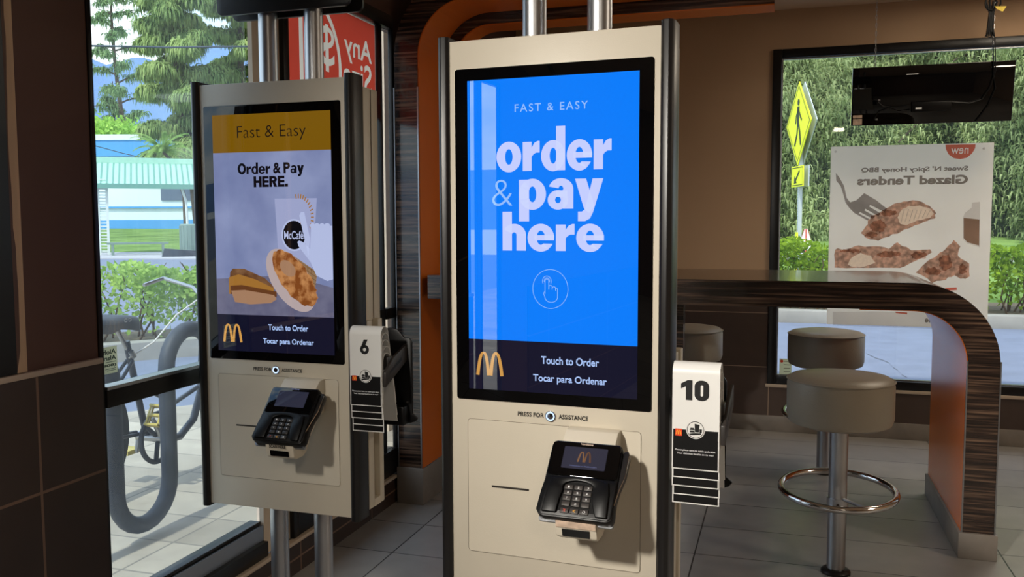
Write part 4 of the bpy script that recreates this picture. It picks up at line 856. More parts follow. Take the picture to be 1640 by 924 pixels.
# mural panel at the left edge
wp = thing('wall_panel', 'black wall panel with a pale wood grain edge strip at the far left', 'wall panel', (XL+.01, 1.5, 1.0))
def wb(o): o.matrix_parent_inverse = Matrix.Translation(-wp.location); return o
mat('panel_strip', (200, 168, 134), .6, vary=.12, vscale=4, stretch=(6, 6, .6)); mat('panel_brown', (92, 66, 52), .6, vary=.1)
wb(MB().box(XL, XL+.012, .40, 1.668, .992, 2.5).build('black_board', 'frame_black', wp))
wb(MB().box(XL, XL+.010, 1.668, 1.700, .992, 2.5).build('edge_strip', 'panel_strip', wp))
r2 = random.Random(5); L1 = [(1.669, .995)]; zz = .995
while zz < 2.48: zz += .05; L1.append((1.672+.009*abs(math.sin(zz*4.1))*r2.uniform(.5, 1.2), zz))
wb(MB().prism(L1+[(1.669, 2.48)], XL+.010, XL+.0112, 'x').build('grain_edge', 'panel_brown', wp))

# ================================================================== OUTSIDE
nr = np.random.default_rng(11)
mat('asphalt', (116, 124, 144), .85, vary=.10, vscale=3, bump=.3, bscale=90)
mat('concrete', (156, 152, 144), .85, vary=.10, vscale=4)
mat('sidewalk', (176, 174, 178), .85, vary=.06, vscale=2)
mat('soil', (96, 84, 66), .95, vary=.2, vscale=6)
mat('bark', (88, 74, 62), .9, vary=.3, vscale=6, stretch=(3, 3, .5), bump=.5, bscale=14)
mat('twig', (92, 72, 52), .9, vary=.2)
mat('white_wall', (226, 238, 246), .7, vary=.03)
mat('blue_wall', (82, 160, 226), .7, vary=.05)
mat('shelter_green', (168, 212, 190), .5, vary=.05); mat('shelter_seam', (110, 160, 144), .5); mat('shelter_white', (214, 220, 214), .6); mat('bench_green', (120, 140, 128), .6); mat('bin_green', (124, 146, 138), .6)
mat('window_dark', (90, 104, 128), .3)
mat('mountain', (108, 136, 176), 1., vary=.10, vscale=.012)  # bluish aerial haze is put into the base colour
mat('sign_yellow', (252, 255, 0), .5, vary=.02); mat('sign_back', (190, 196, 200), .4); mat('sign_ink', (36, 52, 8), .6)
mat('rack_grey', (46, 53, 66), .55, vary=.12, vscale=12); mat('bike_dark', (46, 54, 68), .35); mat('tyre', (26, 27, 30), .8); mat('pedal_gold', (196, 178, 92), .4); mat('saddle_dark', (58, 66, 80), .5)
mat('cone_white', (232, 230, 226), .6); mat('cone_red', (190, 70, 50), .6); mat('wire_dark', (70, 80, 92), .6); mat('crack', (70, 70, 74), .9)
leaf_mat('needle_green', (98, 120, 76), (212, 224, 164), .45, .5); leaf_mat('needle_grey', (84, 116, 80), (156, 182, 124), .7); leaf_mat('needle_pale', (110, 138, 84), (186, 204, 130), .6); leaf_mat('hedge_green', (78, 112, 28), (176, 206, 66), 3.2, .45); leaf_mat('hedge_pale', (120, 160, 70), (190, 218, 120), 1.6, .45); leaf_mat('palm_green', (110, 150, 80), (190, 216, 130), 1.5, .4); leaf_mat('lawn', (88, 116, 60), (136, 164, 90), .5, .0); leaf_mat('bush_green', (120, 170, 60), (190, 225, 110), 1.0, .4)
tile_mat('paver', (174, 165, 150), (140, 134, 124), .62, .31, (0, 0), 'z', rough=.8, mortar=.006, vary=.20)

gz = lambda x, y: -.02
struct(MB().box(-60, 60, -30, 75, -.4, -.03).build('ground', 'asphalt'))
o = MB().add([(-1.93, -30, -.012), (-1.93, 8.2, -.012), (-4.63, 5.1, -.012), (-7.3, 2.1, -.012), (-7.3, -30, -.012)], [(0, 1, 2, 3, 4)])
struct(o.build('ground_pavers', 'paver'))
# cracked asphalt beyond the right window
cr = MB(); pts = [on(a, b, 'z', -.028) for a, b in ((1388, 566), (1402, 573), (1412, 576), (1424, 581), (1430, 588), (1437, 592), (1444, 600), (1452, 604))]
cr2 = []
for i, p in enumerate(pts): cr2.append((p.x, p.y-.02-.012*(i % 2), p.z))
for p in reversed(pts): cr2.append((p.x, p.y+.02, p.z))
struct(cr.add(cr2, [tuple(range(len(cr2)))]).build('ground_crack', 'crack'))

def leaves(n, box, size, seed, density=None, flat=.0):
    """n small 4-sided leaves scattered through a box, tilted every way; density(x,y,z)->keep probability"""
    g = np.random.default_rng(seed); (x0, x1), (y0, y1), (z0, z1) = box
    P = np.stack([g.uniform(x0, x1, n), g.uniform(y0, y1, n), g.uniform(z0, z1, n)], 1)
    if density is not None:
        P = P[g.random(n) < density(P[:, 0], P[:, 1], P[:, 2])]
    return leaf_quads(P, size, g)
def leaf_quads(P, size, g, aspect=.62):
    n = len(P); a = g.normal(size=(n, 3)); a /= np.linalg.norm(a, axis=1, keepdims=True); b = np.cross(a, g.normal(size=(n, 3))); b /= np.linalg.norm(b, axis=1, keepdims=True)
    s = (size*g.uniform(.6, 1.25, n))[:, None]
    V = np.stack([P-a*s*.5, P+b*s*.5*aspect, P+a*s*.5, P-b*s*.5*aspect], 1).reshape(-1, 3)
    return V, np.arange(4*n).reshape(-1, 4)
def hedge(label, p0, p1, h, w, z0, n, size, m, seed, stems, gap=None):
    """clipped hedge from p0 to p1"""
    p0, p1 = Vector(p0), Vector(p1); L = (p1-p0).length; d = (p1-p0)/L; ang = math.atan2(d.y, d.x)
    t = thing('hedge', label, 'hedge', (p0.x, p0.y, z0), ang)
    def dens(x, y, z):
        top = h*(.86+.10*np.sin(x*2.3+seed)+.08*np.sin(x*5.1)); e = np.clip((top-z)/.06, 0, 1)
        low = np.clip((z-h*.10)/(h*.5), .10, 1); shell = np.clip(.25+1.2*np.maximum(np.abs(y)/(w/2)*.8, z/h-.35), .1, 1)
        g = gap(x) if gap is not None else 1.0
        return e*low*shell*g
    V, F = leaves(n, ((0, L), (-w/2, w/2), (.06, h*1.06)), size, seed, dens)
    scatter('foliage', V, F, m, t)
    r = random.Random(seed); tw = MB()
    for i in range(stems):
        x = r.uniform(.05, L-.05); y = r.uniform(-w*.3, w*.3); q = Vector((x, y, 0)); pts = [q]
        for k in range(4): q = q+Vector((r.uniform(-.14, .14), r.uniform(-.10, .10), h*.2)); pts.append(q)
        tw.tube(pts, [.013, .011, .008, .006, .004], 5)
    tw.build('stems', 'twig', t)
    return t
struct(MB().box(-2.2, 30, 12.55, 12.8, -.05, .14).build('curb_right', 'concrete', bevel=.02)); struct(MB().box(-2.2, 30, 12.8, 15.0, -.05, .10).build('ground_bed_right', 'soil'))
hedge('clipped green hedge along the curb beyond the right window', (-1.6, 13.45), (11.5, 13.45), 1.06, 1.0, .10, 52000, .085, 'hedge_green', 3, 230)
# left-hand curb and hedge run obliquely past the corner
cA, cB = Vector((-9.6, 3.43)), Vector((-3.0, 10.93)); cd = (cB-cA).normalized(); cn = Vector((-cd.y, cd.x))
def slab(name, a, b, w0, w1, z0, z1, m):
    P = [a+cn*w0, b+cn*w0, b+cn*w1, a+cn*w1]; return struct(MB().prism([(p.x, p.y) for p in P], z0, z1, 'z').build(name, m))
slab('curb_left', cA, cB, 0, .22, -.05, .15, 'concrete'); slab('ground_bed_left', cA, cB, .22, 1.5, -.05, .10, 'soil')
hm = lambda x: np.clip(1.0-.75*np.exp(-((x-4.9)/.35)**2), .15, 1)
h0, h1 = cA+cn*.72, cB+cn*.72
hedge('loose pale green hedge behind the bicycle outside the left window', h0, h1, 1.02, .95, .10, 62000, .085, 'hedge_pale', 5, 120, hm)

# far ground on the left: sidewalk, lawn rising to the long building
def far_z(x, y): d = math.hypot(x, y); return max(-.025, min(1.0, (d-41)*.035))
leftdir = spot(240, 1).normalized()
P = [spot(100, 38), spot(420, 34), spot(420, 46), spot(100, 52)]
struct(MB().prism([(p.x, p.y) for p in P], -.1, .02, 'z').build('ground_sidewalk', 'sidewalk'))
vs = []; 
for j in range(9):
    for i in range(9): p = spot(60+50*i, 44+j*5.5); vs.append((p.x, p.y, .03+.95*j/8))
struct(MB().add(vs, [(j*9+i, j*9+i+1, (j+1)*9+i+1, (j+1)*9+i) for j in range(8) for i in range(8)]).build('ground_lawn_left', 'lawn'))
# lawn beyond the right hedge, rising to the trees
vs = [(-12+4*i, 15+3*j, .10+.082*3*j) for j in range(13) for i in range(16)]
struct(MB().add(vs, [(j*16+i, j*16+i+1, (j+1)*16+i+1, (j+1)*16+i) for j in range(12) for i in range(15)]).build('ground_lawn_right', 'lawn'))
lawn_z = lambda y: .10+.082*(y-15)
struct(MB().prism([(-4, 20.0), (34, 20.0), (34, 20.7), (-4, 20.7)], lawn_z(20)-.05, lawn_z(20.7)+.02, 'z').build('ground_path', 'sidewalk'))

# bus shelter
sd = 41.0
sA, sB = spot(120, sd), spot(345, sd)
ang = math.atan2(sB.y-sA.y, sB.x-sA.x); L = (sB-sA).length
bs = thing('bus_shelter', 'bus shelter with pale green ribbed metal roof across the street outside the left window', 'bus shelter', sA, ang)
ze, zr = elev(240, 296, sd), elev(240, 262, sd+2.2)
MB().add([(0, -.3, ze), (L, -.3, ze), (L, 1.9, zr), (0, 1.9, zr)], [(0, 1, 2, 3)]).add([(0, -.3, ze-.05), (L, -.3, ze-.05), (L, 1.9, zr-.05), (0, 1.9, zr-.05)], [(3, 2, 1, 0)]).build('roof', 'shelter_green', bs)
rb = MB()
for i in range(24):
    x = L*(i+.5)/24; rb.add([(x-.03, -.3, ze+.03), (x+.03, -.3, ze+.03), (x+.03, 1.9, zr+.03), (x-.03, 1.9, zr+.03)], [(0, 1, 2, 3)]); rb.box(x-.03, x+.03, -.31, -.3, ze-.05, ze+.03)
rb.build('roof_ribs', 'shelter_seam', bs)
MB().box(0, L, 1.8, 2.1, zr-.05, zr+.22).build('ridge_cap', 'shelter_green', bs); MB().box(0, L, -.36, -.3, ze-.18, ze+.02).build('gutter', 'shelter_seam', bs)
xp = (spot(166, sd)-sA).length
for x in (xp-.17, xp+.17): MB().box(x-.05, x+.05, -.05, .05, 0, ze+.1).build('post', 'shelter_white', bs)
lt = MB()
for i in range(24): lt.box(xp-.13, xp+.13, -.02, .02, .15+i*.13, .20+i*.13)
lt.build('lattice', 'shelter_white', bs)
xq = (spot(300, sd)-sA).length
MB().tube([(xq, 0, 0), (xq, 0, 1.6), (xq-.03, 0, 2.3), (xq-.2, 0, 2.9), (xq-.45, 0, ze)], .055, 10).build('curved_post', 'shelter_white', bs)
bA, bB = spot(170, 40.2), spot(269, 40.2); bl = (bB-bA).length
be = thing('bench', 'plain green bench under the bus shelter roof', 'bench', bA, math.atan2(bB.y-bA.y, bB.x-bA.x))
MB().box(0, bl, -.25, .25, .46, .54).build('seat', 'bench_green', be)
for x in (.22, bl-.22):
    for y in (-.2, .2): MB().box(x-.05, x+.05, y-.04, y+.04, .02, .46).build('leg', 'bench_green', be)
bi = thing('litter_bin', 'grey green ribbed litter bin beside the curved shelter post', 'bin', spot(303, 39.6))
MB().lathe([(.36, .02), (.38, .05), (.38, 1.25), (.34, 1.30)], n=24).build('body', 'bin_green', bi, smooth=True)
rb = MB()
for i in range(16): a = 2*math.pi*i/16; rb.tube([(.385*math.cos(a), .385*math.sin(a), .08), (.385*math.cos(a), .385*math.sin(a), 1.22)], .02, 5)
rb.build('slats', 'bin_green', bi)
pb = MB().prism([(-.75, .02), (.75, .02), (.7, .22), (-.65, .34)], -.25, .25, 'y').build('wheel_stop', 'bike_dark', None, loc=spot(290, 37.5), rotz=ang)
tag(pb, 'dark low block on the sidewalk in front of the litter bin', 'block')

# long white building with blue bands
bd = 78.
A, B = spot(60, bd+8), spot(430, bd)
ba = math.atan2(B.y-A.y, B.x-A.x); BL = (B-A).length
bu_ = thing('long_building', 'long white building with sky blue bands behind the bus shelter', 'building', (A.x, A.y, 0), ba)
D0 = bd+3
zb, zb1, zl, zt0, zt1 = .6, elev(240, 352, D0), elev(240, 333, D0), elev(240, 250, D0), elev(240, 224, D0)
MB().box(0, BL, 0, 8, zb, zt0).build('wall', 'white_wall', bu_)
MB().box(0, BL, -.15, 0, zb, zb1).build('base_band', 'blue_wall', bu_)
MB().box(0, BL, -.5, 8, zt0, zt1).build('fascia', 'blue_wall', bu_)
MB().box(0, BL, -.6, 8, zt1, zt1+.45).build('parapet', 'white_wall', bu_)
MB().box(0, BL, -.2, 0, zl, zl+.14).build('ledge', 'blue_wall', bu_)
xw = (spot(259, bd+3)-A).length; z0, z1 = elev(270, 321, D0), elev(270, 300, D0)
MB().box(xw, xw+5.5, -.12, 0, z0, z1).build('window', 'window_dark', bu_)

# mountain on the horizon
vs = []; nx = 40
for i in range(nx+1):
    px = -200+i*20; d = 900; hz = elev(px if px < 1640 else 1640, 78, d)-14*math.sin(i*.37)-6*math.sin(i*1.1)
    p = spot(px, d); q = spot(px, 700); r_ = spot(px, 1100); vs += [(q.x, q.y, -5), (p.x, p.y, hz), (r_.x, r_.y, hz*.5)]
vs2 = []
for i in range(25):
    a = R(136+i*5.5); hz = 62+10*math.sin(i*.9); c_, s_ = math.cos(a), math.sin(a); vs2 += [(700*c_, 700*s_, -5), (900*c_, 900*s_, hz), (1100*c_, 1100*s_, 20)]
struct(MB().add(vs2, [(3*i+k, 3*i+3+k, 3*i+4+k, 3*i+1+k) for i in range(24) for k in (0, 1)]).build('mountain_ridge', 'mountain', smooth=True))  # unseen ridge behind, added to cut off the sky mirrored in the screen
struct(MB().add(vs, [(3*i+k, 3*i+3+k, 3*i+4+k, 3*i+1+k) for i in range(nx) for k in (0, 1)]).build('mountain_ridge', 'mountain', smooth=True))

# trees -------------------------------------------------------------
def tree(label, base, height, crown, seed, n_branch, per, strand, m, lo=.2, width=.05, trunk_r=.22, upright=.5, top_full=1.0, hang=1.0, near=.22, loose=(.16, .16, .12), k=6, jit=(.14, .14, .14)):
    g = np.random.default_rng(seed); r = random.Random(seed)
    t = thing('ironwood_tree', label, 'tree', base)
    bend = (r.uniform(-.06, .06), r.uniform(-.06, .06))
    axis = lambda f: np.array((bend[0]*height*math.sin(f*2.2), bend[1]*height*math.sin(f*1.8), height*f))
    tr = MB().tube([axis(f/10) for f in range(11)], [trunk_r*(1-.09*f)+(.35*trunk_r if f == 0 else 0) for f in range(11)], 10); tr.build('trunk', 'bark', t, smooth=True)
    bm_ = MB(); S = []
    for i in range(n_branch):
        f = lo+(1-lo)*((i+r.random())/n_branch); a = i*2.4+r.uniform(-.5, .5)
        ln = crown*(1.05-.72*f)*r.uniform(.65, 1.15)*(top_full if f > .7 else 1); p = axis(f*.97); d = np.array((math.cos(a), math.sin(a), upright*r.uniform(.4, 1.2))); pts = [p]
        for k in range(5): p = p+d*ln/5; d = d+np.array((r.uniform(-.12, .12), r.uniform(-.12, .12), -.16)); pts.append(p)
        bm_.tube(pts, [trunk_r*.30*(1-.16*k) for k in range(6)], 5)
        P = np.array(pts)
        for k in range(per):
            u = r.uniform(near, 1.0)*5; j = min(int(u), 4); q = P[j]+(P[j+1]-P[j])*(u-j); S.append(q+g.normal(size=3)*np.array(loose)*strand*1.3)
    bm_.build('branches', 'bark', t)
    S = np.array(S); n = len(S)*k
    B0 = np.repeat(S, k, 0)+g.normal(size=(n, 3))*np.array(jit)*strand; out = g.normal(size=(n, 3)); out[:, 2] = np.abs(out[:, 2])*.25; out /= np.linalg.norm(out, axis=1, keepdims=True)
    ln = strand*g.uniform(.5, 1.25, n)[:, None]; side = np.cross(out, np.array((0, 0, 1.))+g.normal(size=(n, 3))*.4); side /= np.linalg.norm(side, axis=1, keepdims=True); side *= width*g.uniform(.6, 1.2, n)[:, None]
    down = np.array((0, 0, -1.))*hang
    p1 = B0+out*ln*.42+down*ln*.06; p2 = p1+out*ln*.20+down*ln*.28; p3 = p2+out*ln*.05+down*ln*.42
    V = np.stack([B0-side*.5, B0+side*.5, p1-side, p1+side, p2-side*.9, p2+side*.9, p3-side*.2, p3+side*.2], 1).reshape(-1, 3)
    o = np.arange(n)[:, None]*8; F = np.concatenate([o+np.array([[0, 1, 3, 2]]), o+np.array([[2, 3, 5, 4]]), o+np.array([[4, 5, 7, 6]])], 0)
    scatter('foliage', V, F, m, t); return t
TG = 'weeping trees outside the windows'
def tp(px, d, zoff=None): p = spot(px, d); p.z = (lawn_z(p.y) if zoff is None else zoff)-.1; return p
# right window
for (px, d, h, cw, sd_, lab) in (
    (1215, 31, 15, 5.2, 21, 'weeping green tree behind the yellow sign, at the left side of the right window'),
    (1335, 36, 17, 5.4, 22, 'weeping green tree behind the hanging display, its left half'),
    (1450, 40, 19, 6.0, 23, 'weeping green tree far behind the white poster'),
    (1525, 33, 15, 5.0, 24, 'weeping green tree behind the right part of the hanging display'),
    (1604, 30, 15, 5.2, 25, 'weeping green tree whose broad trunk shows right of the white poster'),
    (1730, 36, 17, 6.0, 26, 'weeping green tree at the right edge of the photo'),
    (1270, 52, 20, 7.5, 27, 'dense green tree in the second row behind the yellow sign'),
    (1560, 56, 20, 8.0, 28, 'dense green tree in the second row behind the broad trunk')):
    big = px == 1604
    t_ = tree(lab, tp(px, d), h, cw, sd_, 56, 54, .27, 'needle_green', lo=.03 if not big else .10, width=.024, trunk_r=.30 if big else .22, upright=.35, near=.12, loose=(.66, .66, .75), k=12, jit=(.42, .42, 2.6)); t_['group'] = TG
for (px, d, h, cw, sd_, lab) in (
    (1256, 26, 4.6, 2.3, 51, 'young weeping tree reaching the ground left of the yellow sign post'), (1312, 27.5, 4.2, 2.2, 52, 'young weeping tree reaching the ground between the sign post and the white poster'),
    (1405, 29, 4.4, 2.4, 53, 'young weeping tree low behind the left half of the white poster'), (1500, 30, 4.2, 2.4, 54, 'young weeping tree low behind the right half of the white poster'), (1668, 27, 4.6, 2.3, 55, 'young weeping tree at the right edge beside the broad trunk')):
    t_ = tree(lab, tp(px, d), h, cw, sd_, 40, 60, .26, 'needle_green', lo=.0, width=.024, trunk_r=.07, upright=.12, near=.1, loose=(.8, .8, .9), k=9, jit=(.42, .42, 1.2)); t_['group'] = TG
# left window
for (px, d, h, cw, sd_, nb, per, lab) in (
    (228, 96, 29, 5.2, 31, 34, 9, 'tall thin tree with open tiers of branches left of the breakfast screen kiosk'),
    (183, 100, 15, 2.6, 35, 18, 9, 'short open tree at the left beside the window frame, above the blue band'),
    (322, 62, 26, 3.3, 32, 50, 40, 'big feathery tree rising behind the top of the breakfast screen kiosk'),
    (385, 66, 28, 4.2, 33, 50, 40, 'feathery tree seen between the poles of the breakfast screen kiosk')):
    t_ = tree(lab, tp(px, d, .9), h, cw, sd_, nb, int(per*1.6), .8, 'needle_grey' if px < 300 else 'needle_pale', lo=.25 if px < 300 else .12, width=.06, trunk_r=.34, upright=.5, hang=.9); t_['group'] = TG
# shrubs on the roof line and a palm
bp_ = spot(180, 92, 0); t = thing('shrub', 'bright yellow green shrub above the blue band, left of the palm', 'shrub', (bp_.x, bp_.y, 9.0))
g = np.random.default_rng(41); zc = elev(180, 216, 92)-9.0
P = np.concatenate([g.normal(size=(900, 3))*np.array((1.1, 1.1, .55))+np.array((dx*leftdir.y, -dx*leftdir.x*-1, zc+dz)) for dx, dz in ((-2.2, -.2), (0, .3), (2.2, 0), (4.2, -.3))]); V, F = leaf_quads(P, .45, g); scatter('foliage', V, F, 'bush_green', t)
MB().tube([(0, 0, -8.9), (0, 0, zc)], .12, 8).build('stem', 'bark', t)
pc = spot(265, 52, 0); pz = elev(265, 243, 52)
palm = thing('palm_tree', 'pale green palm with arching fronds above the bus shelter roof', 'palm', (pc.x, pc.y, 0))
qb = spot(298, 52)-pc; MB().tube([(qb.x, qb.y, 0), (qb.x*.95, qb.y*.95, pz*.55), (qb.x*.4, qb.y*.4, pz*.9), (0, 0, pz)], [.13, .10, .09, .08], 10).build('trunk', 'bark', palm)
r = random.Random(8)
for i in range(34):
    a = i*2.39996; up = r.uniform(.2, 2.4); ln = r.uniform(1.3, 2.2); d = Vector((math.cos(a), math.sin(a), up)).normalized(); q = Vector((0, 0, pz)); mb = MB(); pts = [q.copy()]
    for k in range(8): q = q+d*ln/8; d = (d+Vector((0, 0, -.20))).normalized(); pts.append(q.copy())
    for k in range(1, 9):
        for hlf in range(3):
            p = pts[k-1].lerp(pts[k], hlf/3); tdir = (pts[k]-pts[k-1]).normalized(); sdv = tdir.cross(Vector((0, 0, 1))).normalized(); lw_ = .52*(1-.07*k)
            for s in (-1, 1):
                e = p+sdv*s*lw_*.6+tdir*lw_*.5+Vector((0, 0, -.30*lw_)); w_ = tdir*.034
                mb.add([p-w_, p+w_, e], [(0, 1, 2)])
    mb.tube(pts, [.03-.003*k for k in range(9)], 5); mb.build('frond', 'palm_green', palm)
# overhead wires
for i, ((pa, ya), (pb_, yb), lab) in enumerate((((60, 72), (470, 74), 'single overhead wire crossing high behind the left window'), ((60, 207), (300, 268), 'thin dark cable sloping down to the shelter roof behind the left window'))):
    d = (55, 60)[i]; e_ = (55, 80.4)[i]; p, q = spot(pa, d), spot(pb_, e_); p.z = elev(pa, ya, d); q.z = elev(pb_, yb, e_)
    mid = (p+q)/2+Vector((0, 0, -.12)); tag(MB().tube([p, mid, q], (.055, .03)[i], 6).build('overhead_wire', 'wire_dark'), lab, 'wire')

# pedestrian sign, back-to-back plates seen nearly edge-on
sg_d = 17.2
pS = spot(1280, sg_d); zs = lawn_z(pS.y)
va = math.atan2(-pS.y, -pS.x)
sgn = thing('pedestrian_sign', 'yellow diamond pedestrian crossing sign with arrow plate on a steel post', 'sign', (pS.x, pS.y, zs-.05), va+math.pi/2+R(-72))
zc_, hd = elev(1281, 198, sg_d)-zs+.05, (elev(1281, 131, sg_d)-elev(1281, 265, sg_d))/2
for y0, mm, nm in ((-.05, 'sign_yellow', 'diamond_plate'), (.05, 'sign_back', 'backing_diamond_plate')):
    dp = MB().prism([(0, zc_-hd), (hd*.92, zc_), (0, zc_+hd), (-hd*.92, zc_)], y0-.008, y0+.008, 'y').build(nm, mm, sgn)
    if mm == 'sign_yellow':
        pd = MB(); yy = y0-.012; k = hd*.62; c = zc_
        pd.flat(ell(0, c+k*.82, k*.13, k*.13, 16), yy); pd.ribbon([(0, c+k*.66), (-.02, c+.02)], k*.26, yy); pd.ribbon([(0, c+.04), (k*.2, c-k*.35), (k*.34, c-k*.85)], k*.15, yy); pd.ribbon([(-.02, c+.04), (-k*.12, c-k*.4), (-k*.38, c-k*.85)], k*.15, yy)
        pd.ribbon([(0, c+k*.58), (k*.25, c+k*.25), (k*.42, c+k*.1)], k*.1, yy); pd.ribbon([(0, c+k*.58), (-k*.25, c+k*.3), (-k*.3, c+.0)], k*.1, yy)
        pd.build('walker_symbol', 'sign_ink', dp)
        q = hd*.90; i_ = MB(); P = [(0, zc_-q), (q*.92, zc_), (0, zc_+q), (-q*.92, zc_)]; i_.ribbon(P, .02, yy, closed=True); i_.build('border', 'sign_ink', dp)
zA, zB = elev(1281, 299, sg_d)-zs+.05, elev(1281, 266, sg_d)-zs+.05; hw = .33
for y0, mm, nm in ((-.05, 'sign_yellow', 'arrow_plate'), (.05, 'sign_back', 'backing_arrow_plate')):
    dp = MB().box(-hw, hw, y0-.008, y0+.008, zA, zB).build(nm, mm, sgn)
    if mm == 'sign_yellow':
        ar = MB(); c = (zA+zB)/2; ar.ribbon([(.13, c+.10), (-.1, c-.08)], .05, y0-.012); ar.flat([(-.17, c-.13), (-.02, c-.12), (-.15, c+.02)], y0-.012); ar.build('arrow_symbol', 'sign_ink', dp)
        bdr = MB(); bdr.ribbon([(-hw+.03, zA+.03), (hw-.03, zA+.03), (hw-.03, zB-.03), (-hw+.03, zB-.03)], .015, y0-.012, closed=True); bdr.build('border', 'sign_ink', dp)
MB().box(-.03, .03, -.035, .035, 0, zc_+hd*.6).build('post', 'sign_back', sgn)
hs = MB()
for i in range(30): hs.flat(ell(0, .5+i*.05, .011, .011, 8), -.0355)
hs.build('post_holes', 'window_dark', sgn)
MB().box(-.05, .05, -.055, -.036, .1, elev(1277, 372, sg_d)-zs+.05).build('reflector_strip', 'sign_yellow', sgn)
pC = spot(1291, 20.5); cone = thing('traffic_cone', 'white cone with red edges peeping over the hedge by the sign post', 'cone', (pC.x, pC.y, lawn_z(pC.y)))
zt = elev(1291, 367, 20.5)-lawn_z(pC.y)
MB().lathe([(.22, .03), (.03, zt), (.01, zt+.01)], n=24).build('body', 'cone_white', cone, smooth=True)
MB().box(-.24, .24, -.24, .24, -.06, .03).build('base', 'cone_red', cone)
for a in (0, 120, 240): MB().tube([(.225*math.cos(R(a+30)), .225*math.sin(R(a+30)), .03), (.033*math.cos(R(a+30)), .033*math.sin(R(a+30)), zt)], .016, 6).build('red_edge', 'cone_red', cone)
# railing far behind the trunk
fn = thing('park_railing', 'low grey railing on the lawn behind the broad tree trunk', 'railing', (8, 38, lawn_z(38)))
for z in (.25, .6): MB().tube([(0, 0, z), (12, 1, z)], .03, 6).build('rail', 'wire_dark', fn)
for i in range(7): MB().tube([(i*2, i/6, -.05), (i*2, i/6, .65)], .035, 6).build('post', 'wire_dark', fn)

# bike rack and bicycle just outside the left window
RXW = -2.62
rk = MB(); pts = [(RXW, 2.955, 1.0)]; yl, yr, zb_ = 2.932, 3.266, .33
pts = [(RXW, yl-.28, .60)]+[(RXW, (yl-.14)+.14*math.cos(R(a)), .70+.14*math.sin(R(a))) for a in range(170, -1, -17)]+[(RXW, yl, .5)]
mid = (yl+yr)/2; rr = (yr-yl)/2
pts += [(RXW, mid+rr*math.cos(R(a)), 2.25e-1+rr*math.sin(R(a))) for a in range(180, 361, 15)]+[(RXW, yr, .55)]
pts += [(RXW, yr+rr+rr*math.cos(R(a)), .70+rr*math.sin(R(a))) for a in range(180, -1, -15)]+[(RXW, yr+2*rr, .45)]
pts += [(RXW, yr+3*rr+rr*math.cos(R(a)), 2.25e-1+rr*math.sin(R(a))) for a in range(180, 361, 15)]+[(RXW, yr+4*rr, .0-.02+.75)]
rack = thing('bike_rack', 'grey steel wave shaped bike rack on the pavers just outside the left window', 'bike rack', (RXW, mid, -.012))
o = MB().tube([(0, p[1]-mid, p[2]+.012) for p in pts], .036, 18).build('wave_tube', 'rack_grey', rack, smooth=True)
for y in (pts[0][1]-mid, yr+4*rr-mid): MB().tube([(0, y, 0), (0, y, .78 if y > 0 else .62)], .036, 16).build('end_post', 'rack_grey', rack, smooth=True); MB().lathe([(.09, 0), (.09, .01), (.04, .016)], (0, y, 0), 24).build('foot_plate', 'rack_grey', rack)
BX = -3.12
bk = thing('bicycle', 'dark cruiser bicycle with a gold pedal parked at the rack outside the left window', 'bicycle', (BX, 3.74, -.012))
bb = (0, 0, .285)
def tyre_at(y): 
    w_ = MB().tube([(0, y+.315*math.cos(R(a)), .345+.315*math.sin(R(a))) for a in range(0, 360, 6)], .030, 10, closed=True).build('tyre', 'tyre', bk, smooth=True)
    MB().tube([(0, y+.28*math.cos(R(a)), .345+.28*math.sin(R(a))) for a in range(0, 360, 8)], .010, 6, closed=True).build('rim', 'alu', w_, smooth=True)
    sp_ = MB()
    for a in range(0, 360, 20): sp_.tube([(0, y, .345), (0, y+.28*math.cos(R(a)), .345+.28*math.sin(R(a)))], .0015, 4)
    sp_.build('spokes', 'alu', w_); MB().tube([(-.05, y, .345), (.05, y, .345)], .025, 10).build('hub', 'alu', w_)
tyre_at(-.50); tyre_at(.78)
fb = MB(); fb.tube([(0, -.02, .28), (0, -.14, .78)], .017, 10); fb.tube([(0, 0, .265), (0, .12, .215), (0, .24, .21), (0, .36, .28), (0, .43, .42), (0, .45, .60), (0, .48, .86)], .021, 12)
fb.tube([(.0, -.10, .60), (0, .02, .50), (0, .20, .40), (0, .40, .45)], .013, 10)
for x in (-.045, .045): fb.tube([(x, -.50, .345), (x*.6, -.06, .30)], .010, 8); fb.tube([(x, -.50, .345), (x*.4, -.12, .68)], .009, 8); fb.tube([(x, .78, .345), (x, .56, .80), (0, .50, .90)], .012, 8)
fb.build('frame', 'bike_dark', bk, smooth=True)
MB().tube([(0, -.135, .74), (0, -.20, .845)], .0125, 10).build('seat_post', 'alu', bk)
MB().tube([(.03, -.125, .70), (.03, -.145, .73)], .014, 8).build('seat_clamp', 'alu', bk)
sd2 = MB(); N_ = 9
prof = [(-.42, .085, .92), (-.38, .105, .935), (-.30, .10, .935), (-.22, .07, .925), (-.14, .045, .915), (-.06, .032, .905), (.0, .022, .892), (.02, .01, .885)]
vs = []
for y, w_, z in prof:
    for j in range(N_): a = math.pi*j/(N_-1); vs.append((w_*math.cos(a), y-.07, z-.045+.05*math.sin(a)))
    for j in range(3): vs.append((-w_*.7*(1-j), y-.07, z-.045-.045*(1 if y < -.2 else .5)))
K_ = N_+3
sd2.add(vs, [(i*K_+j, i*K_+(j+1) % K_, (i+1)*K_+(j+1) % K_, (i+1)*K_+j) for i in range(len(prof)-1) for j in range(K_)]+[tuple(range(K_)), tuple((len(prof)-1)*K_+j for j in range(K_))])
s_ = sd2.build('saddle', 'saddle_dark', bk, smooth=True)
MB().tube([(.02, -.50, .875), (.02, -.14, .855)], .005, 6).build('saddle_rail', 'alu', s_)
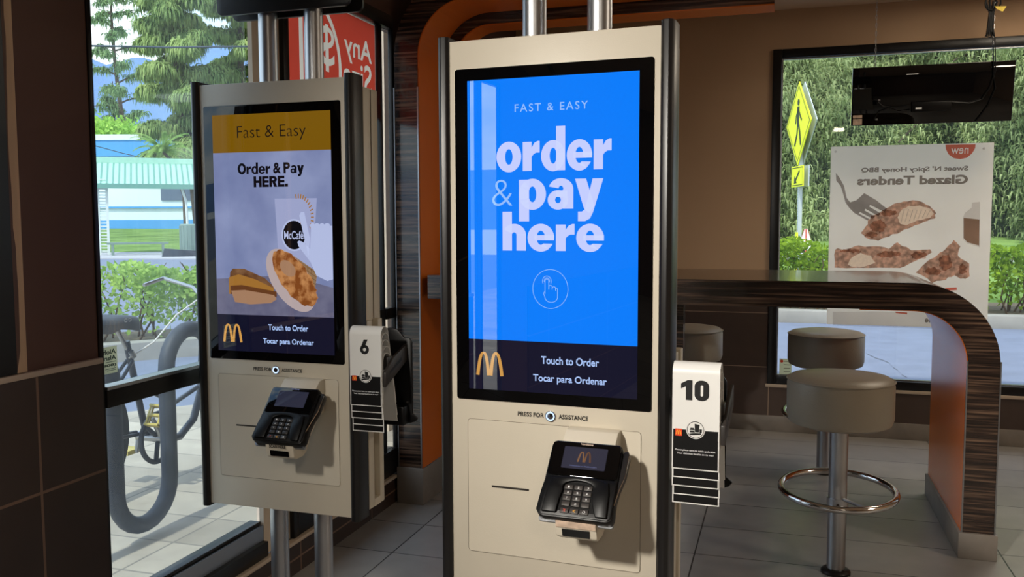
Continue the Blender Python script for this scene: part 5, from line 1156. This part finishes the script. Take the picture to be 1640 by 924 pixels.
lg = MB(Matrix(((0, -1, 0, .052), (1, 0, 0, -.185), (0, 0, 1, .892), (0, 0, 0, 1)))); ring(lg, -.012, 0, .013, .010, .008, .005, 0, 30, 330); ring(lg, .014, 0, .013, .010, .008, .005, 0, -140, 150); lg.build('saddle_emblem', 'ink_white', s_)
cg = MB(); cg.tube([(.055, .125*math.cos(R(a)), .265+.125*math.sin(R(a))) for a in range(0, 360, 8)], .013, 8, closed=True)
for a in (20, 140, 260): cg.tube([(.055, 0, .265), (.055, .12*math.cos(R(a)), .265+.12*math.sin(R(a)))], .012, 6)
cg.build('chainring', 'rack_grey', bk)
MB().tube([(-.07, 0, .265), (.085, 0, .265)], .024, 12).build('bottom_bracket', 'alu', bk); MB().tube([(.078, 0, .265), (.085, -.075, .385)], [.016, .011], 8).build('crank_arm', 'alu', bk); MB().tube([(-.06, 0, .265), (-.07, -.015, .18)], [.016, .011], 8).build('crank_arm', 'alu', bk)
pdl = MB(Matrix.Translation((0, -.105, .405)) @ Matrix.Rotation(R(62), 4, 'X') @ Matrix.Translation((0, -.01, -.382))).strip(rrect(-.045, .065, .37, .395, .008), rrect(-.035, .055, .375, .39, .004), .09, .102, 'x', closed=True)
pdl.strip(rrect(-.045, .065, .37, .395, .008), rrect(-.035, .055, .375, .39, .004), .16, .172, 'x', closed=True)
pdl.box(.09, .172, -.045, -.033, .362, .402).box(.09, .172, .053, .065, .362, .402).box(.09, .172, .004, .018, .368, .396); pdl.build('pedal', 'pedal_gold', bk, bevel=.002)
MB().box(-.17, -.085, -.06, .04, .17, .195).build('pedal', 'pedal_gold', bk, bevel=.003)
MB().tube([(.03, -.16, .70), (.05, .0, .76), (.05, .18, .88), (.05, .40, .96)], .004, 6).build('lock_cable', 'cone_white', bk, smooth=True)
MB().tube([(-.30, .36, 1.02), (-.28, .50, 1.05), (-.10, .52, 1.0), (0, .50, .92), (.10, .52, 1.0), (.28, .50, 1.05), (.30, .36, 1.02)], .011, 8).build('handlebar', 'alu', bk, smooth=True)
